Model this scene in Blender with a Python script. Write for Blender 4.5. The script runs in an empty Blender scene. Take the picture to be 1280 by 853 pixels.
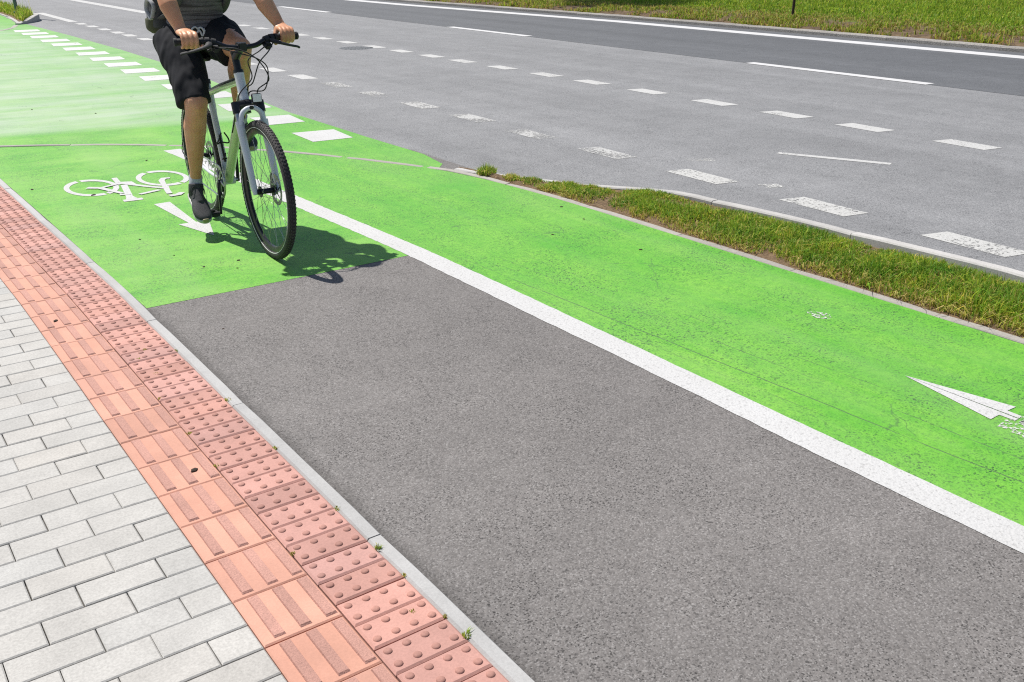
import bpy, bmesh, math, random
import numpy as np
from mathutils import Vector, Matrix, noise as mnoise
R = math.radians
random.seed(7); rng = np.random.default_rng(7)
SC = bpy.context.scene
COL = SC.collection

# ------------------------------------------------------------------ helpers
def link(o, parent=None):
    COL.objects.link(o)
    if parent is not None: o.parent = parent
    return o
def tag(o, label=None, cat=None, group=None, kind=None):
    if label: o['label'] = label
    if cat: o['category'] = cat
    if group: o['group'] = group
    if kind: o['kind'] = kind
    return o
def obj(name, bm, mats, parent=None, smooth=False, kind=None):
    me = bpy.data.meshes.new(name)
    bm.normal_update()
    bm.to_mesh(me); bm.free()
    for m in (mats if isinstance(mats, (list, tuple)) else [mats]): me.materials.append(m)
    if smooth:
        me.polygons.foreach_set('use_smooth', [True] * len(me.polygons))
        try: me.set_sharp_from_angle(angle=R(38))
        except Exception: pass
    o = link(bpy.data.objects.new(name, me), parent)
    if kind: o['kind'] = kind
    return o
def empty(name, loc=(0, 0, 0)):
    o = bpy.data.objects.new(name, None); COL.objects.link(o); o.location = loc
    o.empty_display_size = .1
    return o
def bump_faces(bm, n0, mi):
    bm.faces.ensure_lookup_table()
    for f in bm.faces[n0:]: f.material_index = mi
def catmull(pts, n=6):
    P = [Vector(p) for p in pts]
    if len(P) < 3: return [P[0].lerp(P[-1], i / n) for i in range(n + 1)]
    out = []
    for i in range(len(P) - 1):
        a = P[i - 1] if i else P[0] * 2 - P[1]
        b, c = P[i], P[i + 1]
        d = P[i + 2] if i + 2 < len(P) else P[-1] * 2 - P[-2]
        for k in range(n):
            t = k / n
            out.append(.5 * ((2 * b) + (c - a) * t + (2 * a - 5 * b + 4 * c - d) * t * t + (3 * b - a - 3 * c + d) * t ** 3))
    out.append(P[-1]); return out
def interp(vals, m):
    n = len(vals); return [float(np.interp(i * (n - 1) / (m - 1), range(n), vals)) for i in range(m)]
def tube(bm, pts, rad, n=10, curve=0, flat=1.0, ref=None, mi=0, cap=True):
    """closed tube through pts; rad = radius or list; flat = scale along the second ring axis"""
    P = catmull(pts, curve) if curve else [Vector(p) for p in pts]
    rad = [rad] * len(P) if not isinstance(rad, (list, tuple)) else interp(list(rad), len(P))
    n0 = len(bm.faces); rings = []; u = None
    for i, p in enumerate(P):
        t = (P[min(i + 1, len(P) - 1)] - P[max(i - 1, 0)]).normalized()
        if u is None:
            u = Vector(ref) if ref is not None else (Vector((0, 0, 1)) if abs(t.z) < .9 else Vector((1, 0, 0)))
        u = (u - t * u.dot(t)).normalized(); v = t.cross(u)
        rings.append([bm.verts.new(p + (u * math.cos(2 * math.pi * k / n) + v * math.sin(2 * math.pi * k / n) * flat) * rad[i]) for k in range(n)])
    for a, b in zip(rings, rings[1:]):
        for k in range(n): bm.faces.new((a[k], a[(k + 1) % n], b[(k + 1) % n], b[k]))
    if cap:
        bm.faces.new(rings[0][::-1]); bm.faces.new(rings[-1])
    bump_faces(bm, n0, mi)
def loft(bm, secs, n=20, p=2.0, mi=0, curve=4):
    """closed body through sections (centre, axis u, axis v)"""
    C = catmull([s[0] for s in secs], curve); U = catmull([s[1] for s in secs], curve); V = catmull([s[2] for s in secs], curve)
    n0 = len(bm.faces); rings = []
    for c, u, v in zip(C, U, V):
        r = []
        for k in range(n):
            a = 2 * math.pi * k / n; ca, sa = math.cos(a), math.sin(a)
            r.append(bm.verts.new(c + u * math.copysign(abs(ca) ** (2 / p), ca) + v * math.copysign(abs(sa) ** (2 / p), sa)))
        rings.append(r)
    for a, b in zip(rings, rings[1:]):
        for k in range(n): bm.faces.new((a[k], a[(k + 1) % n], b[(k + 1) % n], b[k]))
    bm.faces.new(rings[0][::-1]); bm.faces.new(rings[-1]); bump_faces(bm, n0, mi)
def ell(bm, c, r, rot=None, seg=14, mi=0):
    n0 = len(bm.faces)
    M = Matrix.Translation(Vector(c)) @ ((rot.to_4x4() if rot is not None else Matrix.Identity(4)) @ Matrix.Diagonal((r[0], r[1], r[2], 1)))
    bmesh.ops.create_uvsphere(bm, u_segments=seg, v_segments=max(6, seg // 2 + 1), radius=1, matrix=M); bump_faces(bm, n0, mi)
def box(bm, c, s, rot=None, bev=0.0, mi=0):
    n0 = len(bm.faces)
    M = Matrix.Translation(Vector(c)) @ ((rot.to_4x4() if rot is not None else Matrix.Identity(4)) @ Matrix.Diagonal((s[0], s[1], s[2], 1)))
    g = bmesh.ops.create_cube(bm, size=1, matrix=M)
    if bev:
        ed = list({e for v in g['verts'] for e in v.link_edges})
        bmesh.ops.bevel(bm, geom=ed, offset=bev, segments=2, affect='EDGES')
    bump_faces(bm, n0, mi)
def cyl(bm, a, b, r, n=16, r2=None, mi=0): tube(bm, [a, b], [r, r if r2 is None else r2], n=n, mi=mi)
def torus(bm, c, axis_l, R_, prof, n=72, mi=0):
    """lathe a closed profile [(radial, lateral)] about the bike's lateral (Y) axis"""
    n0 = len(bm.faces); c = Vector(c); rings = []
    for i in range(n):
        a = 2 * math.pi * i / n; d = Vector((math.cos(a), 0, math.sin(a)))
        rings.append([bm.verts.new(c + d * (R_ + pr) + Vector((0, pl, 0))) for pr, pl in prof])
    m = len(prof)
    for i in range(n):
        a, b = rings[i], rings[(i + 1) % n]
        for k in range(m): bm.faces.new((a[k], b[k], b[(k + 1) % m], a[(k + 1) % m]))
    bump_faces(bm, n0, mi)
def sheet(name, pts, z, mat, parent=None, kind=None):
    bm = bmesh.new()
    f = bm.faces.new([bm.verts.new((x, y, z)) for x, y in pts])
    bm.normal_update()
    if f.normal.z < 0: bmesh.ops.reverse_faces(bm, faces=[f])
    bmesh.ops.triangulate(bm, faces=bm.faces[:], ngon_method='EAR_CLIP')
    return obj(name, bm, mat, parent, kind=kind)
def from_arrays(name, verts, faces, mat, cols=None, parent=None):
    me = bpy.data.meshes.new(name)
    me.from_pydata(verts, [], faces)
    me.materials.append(mat)
    if cols is not None:
        at = me.attributes.new('tint', 'FLOAT_COLOR', 'POINT')
        at.data.foreach_set('color', np.asarray(cols, np.float32).ravel())
    return link(bpy.data.objects.new(name, me), parent)
def remesh(bm, voxel, smooth=2, disp=None):
    """fuse overlapping closed shapes into one continuous surface"""
    me = bpy.data.meshes.new('tmp'); bm.to_mesh(me); bm.free()
    o = bpy.data.objects.new('tmp', me); COL.objects.link(o)
    md = o.modifiers.new('r', 'REMESH'); md.mode = 'VOXEL'; md.voxel_size = voxel; md.use_smooth_shade = True
    if smooth:
        s = o.modifiers.new('s', 'SMOOTH'); s.factor = .5; s.iterations = smooth
    dg = bpy.context.evaluated_depsgraph_get(); dg.update()
    out = bpy.data.meshes.new_from_object(o.evaluated_get(dg))
    bpy.data.objects.remove(o); bpy.data.meshes.remove(me)
    b = bmesh.new(); b.from_mesh(out); bpy.data.meshes.remove(out)
    if disp is not None:
        b.normal_update()
        for v, d in [(v, disp(v.co)) for v in b.verts]: v.co += v.normal * d
    return b
def subtree(o, parent=None):
    c = o.copy(); link(c, parent)
    for ch in list(o.children): subtree(ch, c)
    return c

# ------------------------------------------------------------------ materials
class NT:
    def __init__(s, name):
        s.m = bpy.data.materials.new(name); s.m.use_nodes = True
        s.t = s.m.node_tree; s.b = s.t.nodes['Principled BSDF']; s.out = s.t.nodes['Material Output']
        s.co = s.t.nodes.new('ShaderNodeTexCoord').outputs['Object']
    def n(s, ty, ins=None, **kw):
        nd = s.t.nodes.new('ShaderNode' + ty)
        for k, v in kw.items(): setattr(nd, k, v)
        for k, v in (ins or {}).items(): s.put(nd.inputs[k], v)
        return nd
    def put(s, sock, v):
        if isinstance(v, bpy.types.NodeSocket): s.t.links.new(v, sock)
        elif isinstance(v, (tuple, list)) and len(v) == 3 and sock.type == 'RGBA': sock.default_value = (*v, 1)
        else: sock.default_value = v
    def math(s, op, a, b=0.0, c=0.0, clamp=False):
        nd = s.n('Math', {0: a, 1: b, 2: c}, operation=op, use_clamp=clamp); return nd.outputs[0]
    def map(s, scale=(1, 1, 1), loc=(0, 0, 0), rot=(0, 0, 0)):
        return s.n('Mapping', {'Vector': s.co, 'Scale': scale, 'Location': loc, 'Rotation': rot}).outputs[0]
    def noise(s, sc, det=3, rough=.55, vec=None, dist=0.0):
        return s.n('TexNoise', {'Vector': vec if vec is not None else s.co, 'Scale': sc, 'Detail': det, 'Roughness': rough, 'Distortion': dist}).outputs[0]
    def vor(s, sc, vec=None, feature='F1', out=0):
        return s.n('TexVoronoi', {'Vector': vec if vec is not None else s.co, 'Scale': sc}, feature=feature).outputs[out]
    def ramp(s, v, a, b, lo=0.0, hi=1.0):
        return s.n('MapRange', {0: v, 1: a, 2: b, 3: lo, 4: hi}).outputs[0]
    def mix(s, f, a, b, blend='MIX'):
        nd = s.n('Mix', data_type='RGBA', blend_type=blend)
        s.put(nd.inputs[0], f); s.put(nd.inputs[6], a); s.put(nd.inputs[7], b); return nd.outputs[2]
    def val(s, col): return s.n('SeparateColor', {0: col}).outputs[0]
    def xyz(s): return s.n('SeparateXYZ', {0: s.co}).outputs
    def bump(s, h, st=.5, d=.005, nrm=None):
        nd = s.n('Bump', {'Height': h, 'Strength': st, 'Distance': d})
        if nrm is not None: s.put(nd.inputs['Normal'], nrm)
        s.put(s.b.inputs['Normal'], nd.outputs[0]); return nd.outputs[0]
    def set(s, **kw):
        for k, v in kw.items(): s.put(s.b.inputs[k.replace('_', ' ')], v)
        return s
def plain(name, col, rough=.5, metal=0.0, var=.12, sc=25, coat=0.0, bumpst=0.0):
    t = NT(name)
    v = t.noise(sc, 4)
    c = t.mix(t.ramp(v, .3, .7), tuple(x * (1 - var) for x in col), tuple(min(1, x * (1 + var)) for x in col))
    t.set(Base_Color=c, Roughness=t.ramp(t.noise(sc * 2.3, 3), .3, .7, max(0, rough - .08), min(1, rough + .08)), Metallic=metal, Coat_Weight=coat)
    if bumpst: t.bump(t.noise(sc * 8, 3), bumpst, .002)
    return t.m
def asphalt(name, dark, mid, light, sc=120, tint_var=.18, long_streak=.0, rough=.78, edge=False):
    t = NT(name)
    cell = t.val(t.vor(sc, out=1)); cell2 = t.val(t.vor(sc * 2.1, out=1)); d = t.vor(sc, out=0)
    c = t.mix(t.ramp(cell, .0, .55), tuple(.45 * a + .55 * b for a, b in zip(dark, mid)), mid)
    c = t.mix(t.ramp(cell2, .72, .98), c, light)
    pv = t.ramp(t.val(t.vor(sc * 2.0, out=1)), .19, .08)                      # single open pores
    pn = t.math('MULTIPLY', t.ramp(t.noise(sc * .9, 4, .8), .60, .68), .8)
    gate = t.ramp(t.noise(3.0, 6, .7), .36, .60, .22, 1.0)
    pit = t.math('MULTIPLY', t.math('MAXIMUM', pv, pn), gate)
    c = t.mix(t.math('MULTIPLY', pit, .85), c, tuple(x * .32 for x in dark))
    big = t.ramp(t.noise(1.1, 5, .6), .3, .7, 1 - tint_var, 1 + tint_var)
    mid2 = t.ramp(t.noise(5, 6, .7), .3, .7, .92, 1.08)
    k = t.math('MULTIPLY', big, mid2)
    if long_streak:
        sv = t.noise(1.0, 4, .6, t.map((1.6, .035, 1)))
        k = t.math('MULTIPLY', k, t.ramp(sv, .3, .7, 1 - long_streak, 1 + long_streak))
    c = t.mix(1.0, c, t.n('CombineColor', {0: k, 1: k, 2: k}).outputs[0], 'MULTIPLY')
    if edge:
        e = t.math('ADD', t.xyz()[0], t.math('MULTIPLY', t.noise(14, 5, .7), .07))
        c = t.mix(t.ramp(e, 1.085, 1.035, 0, .55), c, tuple(x * .45 for x in dark))
    t.set(Base_Color=c, Roughness=rough, Specular_IOR_Level=.5)
    h = t.math('ADD', t.math('MULTIPLY', d, -.6), t.math('ADD', t.noise(sc * .55, 5, .7), cell))
    t.bump(h, .55, .004)
    return t.m
def white_paint(name, col=(.46, .46, .455), wear=.0, sc=30, grit=.6):
    """road paint; where it is worn off, the surface below shows through"""
    t = NT(name)
    n1 = t.noise(sc * 3, 5, .7); n2 = t.noise(sc * .18, 4, .6)
    dirt = t.ramp(t.noise(70, 5, .75), .53, .66)
    c = t.mix(t.math('MULTIPLY', dirt, grit), col, (.17, .165, .16))
    c = t.mix(t.ramp(t.noise(3.5, 4), .35, .75, 0, .22), c, (.30, .29, .275))
    t.set(Base_Color=c, Roughness=.7)
    t.bump(t.math('ADD', t.noise(120, 5, .7), t.vor(110)), .4, .003)
    if wear:
        w = t.math('ADD', t.math('MULTIPLY', n1, .62), t.math('MULTIPLY', n2, .38))
        mask = t.ramp(w, .5 + (wear - .5) * .3 - .02, .5 + (wear - .5) * .3 + .03)
        tr = t.n('BsdfTransparent').outputs[0]
        mx = t.n('MixShader'); t.put(mx.inputs[0], mask); t.put(mx.inputs[1], tr); t.put(mx.inputs[2], t.b.outputs[0])
        t.t.links.new(mx.outputs[0], t.out.inputs['Surface'])
    return t.m

M = {}
M['path_asphalt'] = asphalt('path_asphalt', (.062, .057, .054), (.150, .140, .134), (.225, .215, .208), sc=125, tint_var=.10, rough=.85, edge=True)
M['road_asphalt'] = asphalt('road_asphalt', (.100, .101, .104), (.190, .191, .195), (.265, .266, .268), sc=100, tint_var=.08, long_streak=.13, rough=.72)
M['new_asphalt'] = asphalt('new_asphalt', (.050, .052, .056), (.088, .091, .097), (.13, .134, .14), sc=90, tint_var=.06, long_streak=.14, rough=.72)

def green_paint():
    t = NT('green_paint')
    X, Y, _ = t.xyz()
    along = t.noise(1.0, 6, .68, t.map((5.0, .7, 1)))
    across = t.noise(1.0, 6, .68, t.map((.8, 9.0, 1)))
    side = t.ramp(X, 2.3, 2.6)
    st = t.math('ADD', t.math('MULTIPLY', along, side), t.math('MULTIPLY', across, t.math('SUBTRACT', 1.0, side)))
    cl = t.noise(2.2, 5, .65)
    c = t.mix(t.ramp(t.math('ADD', t.math('MULTIPLY', st, .6), t.math('MULTIPLY', cl, .4)), .36, .64), (.072, .315, .014), (.165, .405, .036))
    c = t.mix(t.ramp(t.noise(26, 5, .7), .42, .66, 0, .5), c, (.046, .24, .012))
    pits = t.math('MAXIMUM', t.ramp(t.noise(95, 4, .78), .545, .605), t.ramp(t.val(t.vor(150, out=1)), .12, .05))
    pm = t.ramp(t.noise(2.0, 6, .7), .38, .58, .18, 1.0)
    c = t.mix(t.math('MULTIPLY', pits, pm), c, (.018, .075, .014))
    pits2 = t.ramp(t.val(t.vor(150, out=1)), .86, .95)
    c = t.mix(t.math('MULTIPLY', pits2, .35), c, (.03, .11, .028))
    pale = t.ramp(t.noise(1.0, 6, .62, t.map((1.1, 1.5, 1), (7, 2, 0))), .44, .66, 0, .55)
    pale = t.math('MULTIPLY', pale, t.ramp(X, 2.5, 2.3, .22, 1.0))
    c = t.mix(pale, c, (.235, .430, .085))
    # grey film of tyre dust with sun glare painted in, greatest where turning cars cross
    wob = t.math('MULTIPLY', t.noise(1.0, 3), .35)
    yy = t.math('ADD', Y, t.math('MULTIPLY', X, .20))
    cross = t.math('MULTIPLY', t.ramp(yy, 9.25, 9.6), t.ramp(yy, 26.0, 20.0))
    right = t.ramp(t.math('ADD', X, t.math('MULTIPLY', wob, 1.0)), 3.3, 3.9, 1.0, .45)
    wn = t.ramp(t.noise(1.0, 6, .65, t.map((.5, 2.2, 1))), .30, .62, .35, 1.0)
    worn_glare = t.math('MULTIPLY', t.math('MULTIPLY', cross, right), t.math('MULTIPLY', wn, .74))
    c = t.mix(worn_glare, c, (.37, .42, .34))
    lane = t.math('MULTIPLY', t.ramp(t.noise(1.0, 5, .6, t.map((3.2, .30, 1), (3, 1, 0))), .48, .72, 0, .26), 1.0)
    c = t.mix(lane, c, (.20, .33, .12))
    # long narrow scratches and fine cracks in the outer lane
    for x0, sl, lo, w in ((2.752, -.055, .33, .0042), (2.895, -.050, .42, .0032), (3.02, -.05, .48, .0028), (2.66, -.05, .50, .0024), (3.20, -.03, .50, .0024)):
        lx = t.math('ADD', t.math('MULTIPLY', Y, sl), x0 + .012)
        lx = t.math('ADD', lx, t.math('MULTIPLY', t.noise(2.5, 4), .03))
        dd = t.math('ABSOLUTE', t.math('SUBTRACT', X, t.math('SUBTRACT', lx, .015)))
        mk = t.math('MULTIPLY', t.ramp(dd, w, w * .3), t.ramp(t.noise(1.2, 5, .7, t.map((1, 1.5, 1), (x0 * 9, 0, 0))), lo, lo + .1))
        mk = t.math('MULTIPLY', mk, t.ramp(Y, 4.4, 3.4))
        c = t.mix(t.math('MULTIPLY', mk, .8), c, (.05, .075, .045))
    cr = t.n('TexVoronoi', {'Vector': t.mix(.18, t.co, t.n('TexNoise', {'Vector': t.co, 'Scale': 5.0, 'Detail': 4.0}).outputs[1]), 'Scale': 2.1}, feature='DISTANCE_TO_EDGE').outputs[0]
    ck = t.math('MULTIPLY', t.ramp(cr, .007, .002), t.ramp(t.noise(1.7, 4), .52, .6))
    c = t.mix(t.math('MULTIPLY', ck, .5), c, (.04, .09, .035))
    t.set(Base_Color=c, Roughness=.62, Specular_IOR_Level=.5)
    t.bump(t.math('ADD', t.math('MULTIPLY', t.vor(125), -.4), t.noise(75, 5, .7)), .5, .0035)
    return t.m
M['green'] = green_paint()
M['white'] = white_paint('white_paint')
M['white_sharp'] = white_paint('white_paint_fresh', (.50, .50, .50), grit=.12)
M['white_dusty'] = white_paint('white_paint_dusty', (.50, .51, .49), grit=.15, wear=.12)
M['white_worn'] = white_paint('white_paint_worn', (.43, .43, .415), wear=.30, sc=15)
M['white_old'] = white_paint('white_paint_old', (.43, .43, .42), wear=.16, sc=18)
M['white_faint'] = white_paint('white_paint_faint', (.39, .39, .38), wear=.40, sc=14)
M['white_scrap'] = white_paint('white_paint_scraps', (.50, .50, .48), wear=.60, sc=20)

def tinted(name, base, rough=.85, grain=150, gvar=.18, bst=.35, bd=.002):
    """mineral surface whose base colour varies a little from piece to piece (attribute tint)"""
    t = NT(name)
    a = t.n('Attribute', attribute_name='tint').outputs[0]
    g = t.ramp(t.noise(grain, 5, .7), .3, .7, 1 - gvar, 1 + gvar)
    b = t.ramp(t.noise(7, 5, .6), .3, .7, .90, 1.08)
    k = t.math('MULTIPLY', g, b)
    sp = t.ramp(t.noise(grain * .5, 4, .75), .62, .72)
    c = t.mix(1.0, t.mix(1.0, base, a, 'MULTIPLY'), t.n('CombineColor', {0: k, 1: k, 2: k}).outputs[0], 'MULTIPLY')
    c = t.mix(t.math('MULTIPLY', sp, .18), c, tuple(x * .5 for x in base))
    c = t.mix(t.ramp(t.noise(2.1, 5, .65), .52, .75, 0, .22), c, tuple(x * .72 for x in base))
    t.set(Base_Color=c, Roughness=rough)
    t.bump(t.noise(grain, 5, .7), bst, bd)
    return t.m
M['paver'] = tinted('paver_concrete', (.375, .366, .345))
M['guide'] = tinted('guide_tile', (.480, .252, .186), gvar=.08)
M['rib'] = tinted('rough_rib', (.425, .228, .182), gvar=.22, grain=190, bst=.8, bd=.004)
M['blister'] = tinted('blister_tile', (.430, .232, .193), gvar=.12)
M['dome'] = tinted('blister_dome', (.35, .178, .143), gvar=.16)
M['joint'] = plain('joint_sand', (.105, .095, .080), .95, var=.5, sc=60, bumpst=.5)
M['kerb'] = tinted('kerb_concrete', (.36, .357, .350), gvar=.12, grain=170)
M['edging'] = tinted('edging_concrete', (.30, .28, .255), gvar=.2, grain=120)
M['kerb_pale'] = tinted('kerb_concrete_pale', (.39, .38, .365), gvar=.18, grain=140)
M['kerb_old'] = tinted('kerb_weathered', (.26, .245, .225), gvar=.35, grain=40, bst=.8, bd=.01)
def soil(name, a, b, sc=30):
    t = NT(name)
    c = t.mix(t.ramp(t.noise(sc, 6, .75), .35, .65), a, b)
    c = t.mix(t.ramp(t.noise(2.0, 4), .4, .65, 0, .6), c, tuple(.5 * (x + y) * 1.2 for x, y in zip(a, b)))
    t.set(Base_Color=c, Roughness=.95, Specular_IOR_Level=.2)
    t.bump(t.noise(sc * 1.5, 6, .7), .9, .02)
    return t.m
M['soil'] = soil('dry_soil', (.085, .055, .035), (.23, .16, .095), 38)
M['bank'] = soil('bank_soil', (.070, .048, .034), (.25, .185, .10), 9)
M['turf'] = soil('turf_ground', (.050, .085, .016), (.115, .150, .030), 6)
def blade_mat():
    t = NT('grass_blade')
    a = t.n('Attribute', attribute_name='tint').outputs[0]
    t.set(Base_Color=a, Roughness=.55, Specular_IOR_Level=.3)
    tr = t.n('BsdfTranslucent', {'Color': t.mix(.35, a, (.22, .26, .02))}).outputs[0]
    mx = t.n('MixShader', {0: .52}); t.put(mx.inputs[1], t.b.outputs[0]); t.put(mx.inputs[2], tr)
    t.t.links.new(mx.outputs[0], t.out.inputs['Surface'])
    return t.m
M['blade'] = blade_mat()
M['iron'] = plain('cast_iron', (.13, .135, .14), .6, var=.4, sc=20, bumpst=.3)
M['stake'] = plain('dark_wood', (.045, .027, .016), .85, var=.35, sc=30)
M['pole'] = plain('galvanised_post', (.115, .150, .150), .5, .4, sc=12)
# bicycle
M['frame_white'] = plain('white_lacquer', (.62, .65, .69), .22, var=.03, sc=8, coat=.5)
M['frame_lime'] = plain('lime_lacquer', (.48, .58, .34), .22, var=.05, sc=8, coat=.5)
M['black_metal'] = plain('black_anodised', (.018, .020, .024), .35, .35, sc=40)
M['black_plastic'] = plain('black_plastic', (.014, .015, .017), .7, sc=60)
M['rubber'] = plain('tyre_rubber', (.028, .026, .026), .75, var=.35, sc=45, bumpst=.4)
M['tread'] = plain('dusty_tread', (.055, .050, .049), .85, var=.45, sc=90, bumpst=.4)
M['stripe'] = plain('reflective_stripe', (.62, .62, .62), .35, .1, sc=10)
M['chrome'] = plain('polished_alloy', (.55, .56, .58), .25, 1.0, sc=30)
M['steel'] = plain('brushed_steel', (.36, .37, .38), .35, 1.0, sc=50)
M['clear'] = plain('clear_reflector', (.66, .68, .70), .12, .25, sc=120, coat=1.0)
# rider
def skin():
    t = NT('skin')
    n = t.noise(9, 4); v = t.noise(70, 4, .7)
    c = t.mix(t.ramp(n, .35, .65), (.54, .255, .135), (.64, .345, .205))
    c = t.mix(t.ramp(v, .5, .8, 0, .35), c, (.40, .17, .085))
    t.set(Base_Color=c, Roughness=.48, Specular_IOR_Level=.45, Subsurface_Weight=.12, Subsurface_Radius=(.010, .004, .002))
    t.bump(t.noise(160, 4, .7), .18, .001)
    return t.m
M['skin'] = skin()
def cloth(name, a, b, sc=400, rough=.9, stripes=0.0):
    t = NT(name)
    f = t.noise(sc, 3, .7)
    c = t.mix(t.ramp(f, .35, .65), a, b)
    if stripes:
        w = t.noise(1.0, 3, .5, t.map((4, 4, stripes)))
        c = t.mix(t.ramp(w, .50, .62, 0, .75), c, tuple(x * .30 for x in a))
        c = t.mix(t.ramp(w, .30, .42, .45, 0), c, tuple(min(1, x * 1.7) for x in b))
    t.set(Base_Color=c, Roughness=rough, Specular_IOR_Level=.25)
    t.bump(t.noise(sc, 3, .7), .4, .001)
    return t.m
M['shorts'] = cloth('black_jersey', (.011, .012, .015), (.022, .023, .027))
M['shirt'] = cloth('heather_grey_jersey', (.092, .090, .104), (.165, .163, .185), 230, stripes=80)
M['cord'] = cloth('white_cord', (.55, .56, .58), (.66, .66, .68))
M['bag'] = cloth('grey_nylon', (.060, .066, .070), (.10, .105, .11), 300)
M['bag_trim'] = cloth('olive_nylon', (.062, .068, .040), (.085, .09, .055), 300)
M['bag_pale'] = cloth('pale_webbing', (.40, .42, .43), (.5, .5, .52), 200)
M['shoe'] = cloth('shoe_mesh', (.028, .029, .032), (.075, .076, .080), 220, .75)
M['sole'] = plain('rubber_sole', (.42, .42, .40), .6, sc=30)
M['gum'] = plain('gum_sole', (.30, .27, .16), .6, sc=30)
M['sock'] = cloth('pale_sock', (.38, .39, .45), (.48, .49, .54))
M['hair'] = cloth('brown_hair', (.022, .014, .009), (.055, .035, .022), 120, .6)
M['eye_white'] = plain('eye_white', (.7, .7, .68), .2, sc=10)
M['iris'] = plain('iris', (.05, .03, .02), .2, sc=60)
M['lip'] = plain('lip', (.36, .13, .10), .5, sc=30)
M['leaf_dry'] = plain('dead_leaf', (.035, .022, .014), .9, var=.5, sc=60)
M['stone'] = plain('white_stone', (.62, .61, .58), .8, sc=60)
M['bark'] = plain('bark', (.09, .065, .045), .9, var=.4, sc=14, bumpst=.8)

# ------------------------------------------------------------------ setting
struct = dict(kind='structure')
sheet('ground', [(-400, -300), (500, -300), (500, 700), (-400, 700)], -.10, M['turf'], kind='structure')
road = sheet('road', [(-60, 8.2), (.0, 8.2), (3.0, 6.6), (3.76, 5.9), (3.76, -60), (15.48, -60), (15.48, 260), (3.8, 260), (3.8, 22.0), (1.0, 20.0), (-60, 20.0)], -.004, M['road_asphalt'], kind='structure')
sheet('road_lane', [(10.585, -60), (15.48, -60), (15.48, 260), (10.585, 260)], -.002, M['new_asphalt'], parent=road)
path = sheet('bike_path', [(.97, -60), (3.78, -60), (3.78, 6.6), (3.0, 7.2), (1.8, 8.5), (.85, 8.9)], -.001, M['path_asphalt'], kind='structure')

def kx(y): return -.019 * max(0.0, y - 4.5)          # the footway edge bends gently away
# green surfacing: two lanes of one sheet, then the crossing of the side road
arc = [(.93, 8.72), (1.40, 8.47), (1.794, 8.238), (2.34, 7.80), (2.72, 7.36), (3.01, 6.93), (3.258, 6.50), (3.40, 6.20), (3.56, 5.86), (3.66, 5.40), (3.722, 4.776), (3.746, 3.912), (3.755, 3.0), (3.765, 2.2), (3.77, 1.5), (3.775, -60)]
arc_s = [(p.x, p.y) for p in catmull([(x, y, 0) for x, y in arc[:-1]], 4)] + [arc[-1]]
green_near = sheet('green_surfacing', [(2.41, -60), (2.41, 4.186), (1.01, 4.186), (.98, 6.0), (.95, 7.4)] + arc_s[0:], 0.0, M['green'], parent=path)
far_arc = [(3.79, 22.4), (3.62, 21.75), (3.42, 21.25), (3.2, 20.95), (2.8, 20.72), (2.2, 20.5), (1.0, 20.3)]
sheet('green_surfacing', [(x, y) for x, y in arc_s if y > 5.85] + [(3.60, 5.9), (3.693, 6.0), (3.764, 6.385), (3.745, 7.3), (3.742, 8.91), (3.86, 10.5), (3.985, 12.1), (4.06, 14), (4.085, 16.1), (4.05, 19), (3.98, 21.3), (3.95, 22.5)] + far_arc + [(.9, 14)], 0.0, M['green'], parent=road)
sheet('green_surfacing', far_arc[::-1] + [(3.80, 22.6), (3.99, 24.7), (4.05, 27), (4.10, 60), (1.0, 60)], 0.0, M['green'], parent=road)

# white centre line of the bike path
cl = [(2.475, -12), (2.475, 0), (2.475, 1.76), (2.481, 3.44), (2.474, 4.3), (2.43, 5.3), (2.40, 5.92), (2.355, 6.8), (2.30, 7.70)]
cl = [(p.x + random.uniform(-.0022, .0022), p.y) for p in catmull([(x, y, 0) for x, y in cl], 30)]
sheet('centre_line', cl + [(x - .128 + .003 * math.sin(y * 3.1) + random.uniform(-.002, .002), y) for x, y in cl[::-1]], .001, M['white'], parent=path)

# bicycle symbol and arrow facing the rider
def strip_poly(bm, pts, w, z=.004, closed=False):
    P = [Vector((x, y, 0)) for x, y in pts]; L = []
    ws = w if isinstance(w, (list, tuple)) else [w] * len(P)
    for i, p in enumerate(P):
        a = P[i - 1] if i or closed else p; b = P[(i + 1) % len(P)] if i < len(P) - 1 or closed else p
        t = (b - a).normalized(); nn = Vector((-t.y, t.x, 0)) * ws[i] * .5
        L.append((bm.verts.new((*(p + nn).xy, z)), bm.verts.new((*(p - nn).xy, z))))
    for (a, b), (c, d) in zip(L, L[1:] + (L[:1] if closed else [])): bm.faces.new((a, b, d, c))
def ring_arc(bm, cx, cy, a, b, t0, t1, w, z=.004):
    n = 22; V = []
    for i in range(n + 1):
        t = R(t0 + (t1 - t0) * i / n); c, s = math.cos(t), math.sin(t)
        V.append((bm.verts.new((cx + (a + w * .42) * c, cy + (b + w * .75) * s, z)), bm.verts.new((cx + (a - w * .42) * c, cy + (b - w * .75) * s, z))))
    for (p, q), (r_, s_) in zip(V, V[1:]): bm.faces.new((p, q, s_, r_))
bm = bmesh.new()
for k, (cx, cy, g) in enumerate(((1.393, 6.728, 100), (1.866, 6.74, 108))):
    z0 = .002 + k * .0003
    ring_arc(bm, cx, cy, .148, .236, g + 5, g + 182, .040, z0); ring_arc(bm, cx, cy, .148, .236, g + 189, g + 356, .040, z0)
strip_poly(bm, [(1.465, 6.232), (1.583, 6.222)], .055, .0026)
strip_poly(bm, [(1.522, 6.24), (1.53, 6.33), (1.590, 6.68)], [.075, .042, .042], .0029)
strip_poly(bm, [(1.545, 6.72), (1.575, 6.75), (1.625, 6.73), (1.65, 6.62)], [.05, .085, .085, .03], .0032)
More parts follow.
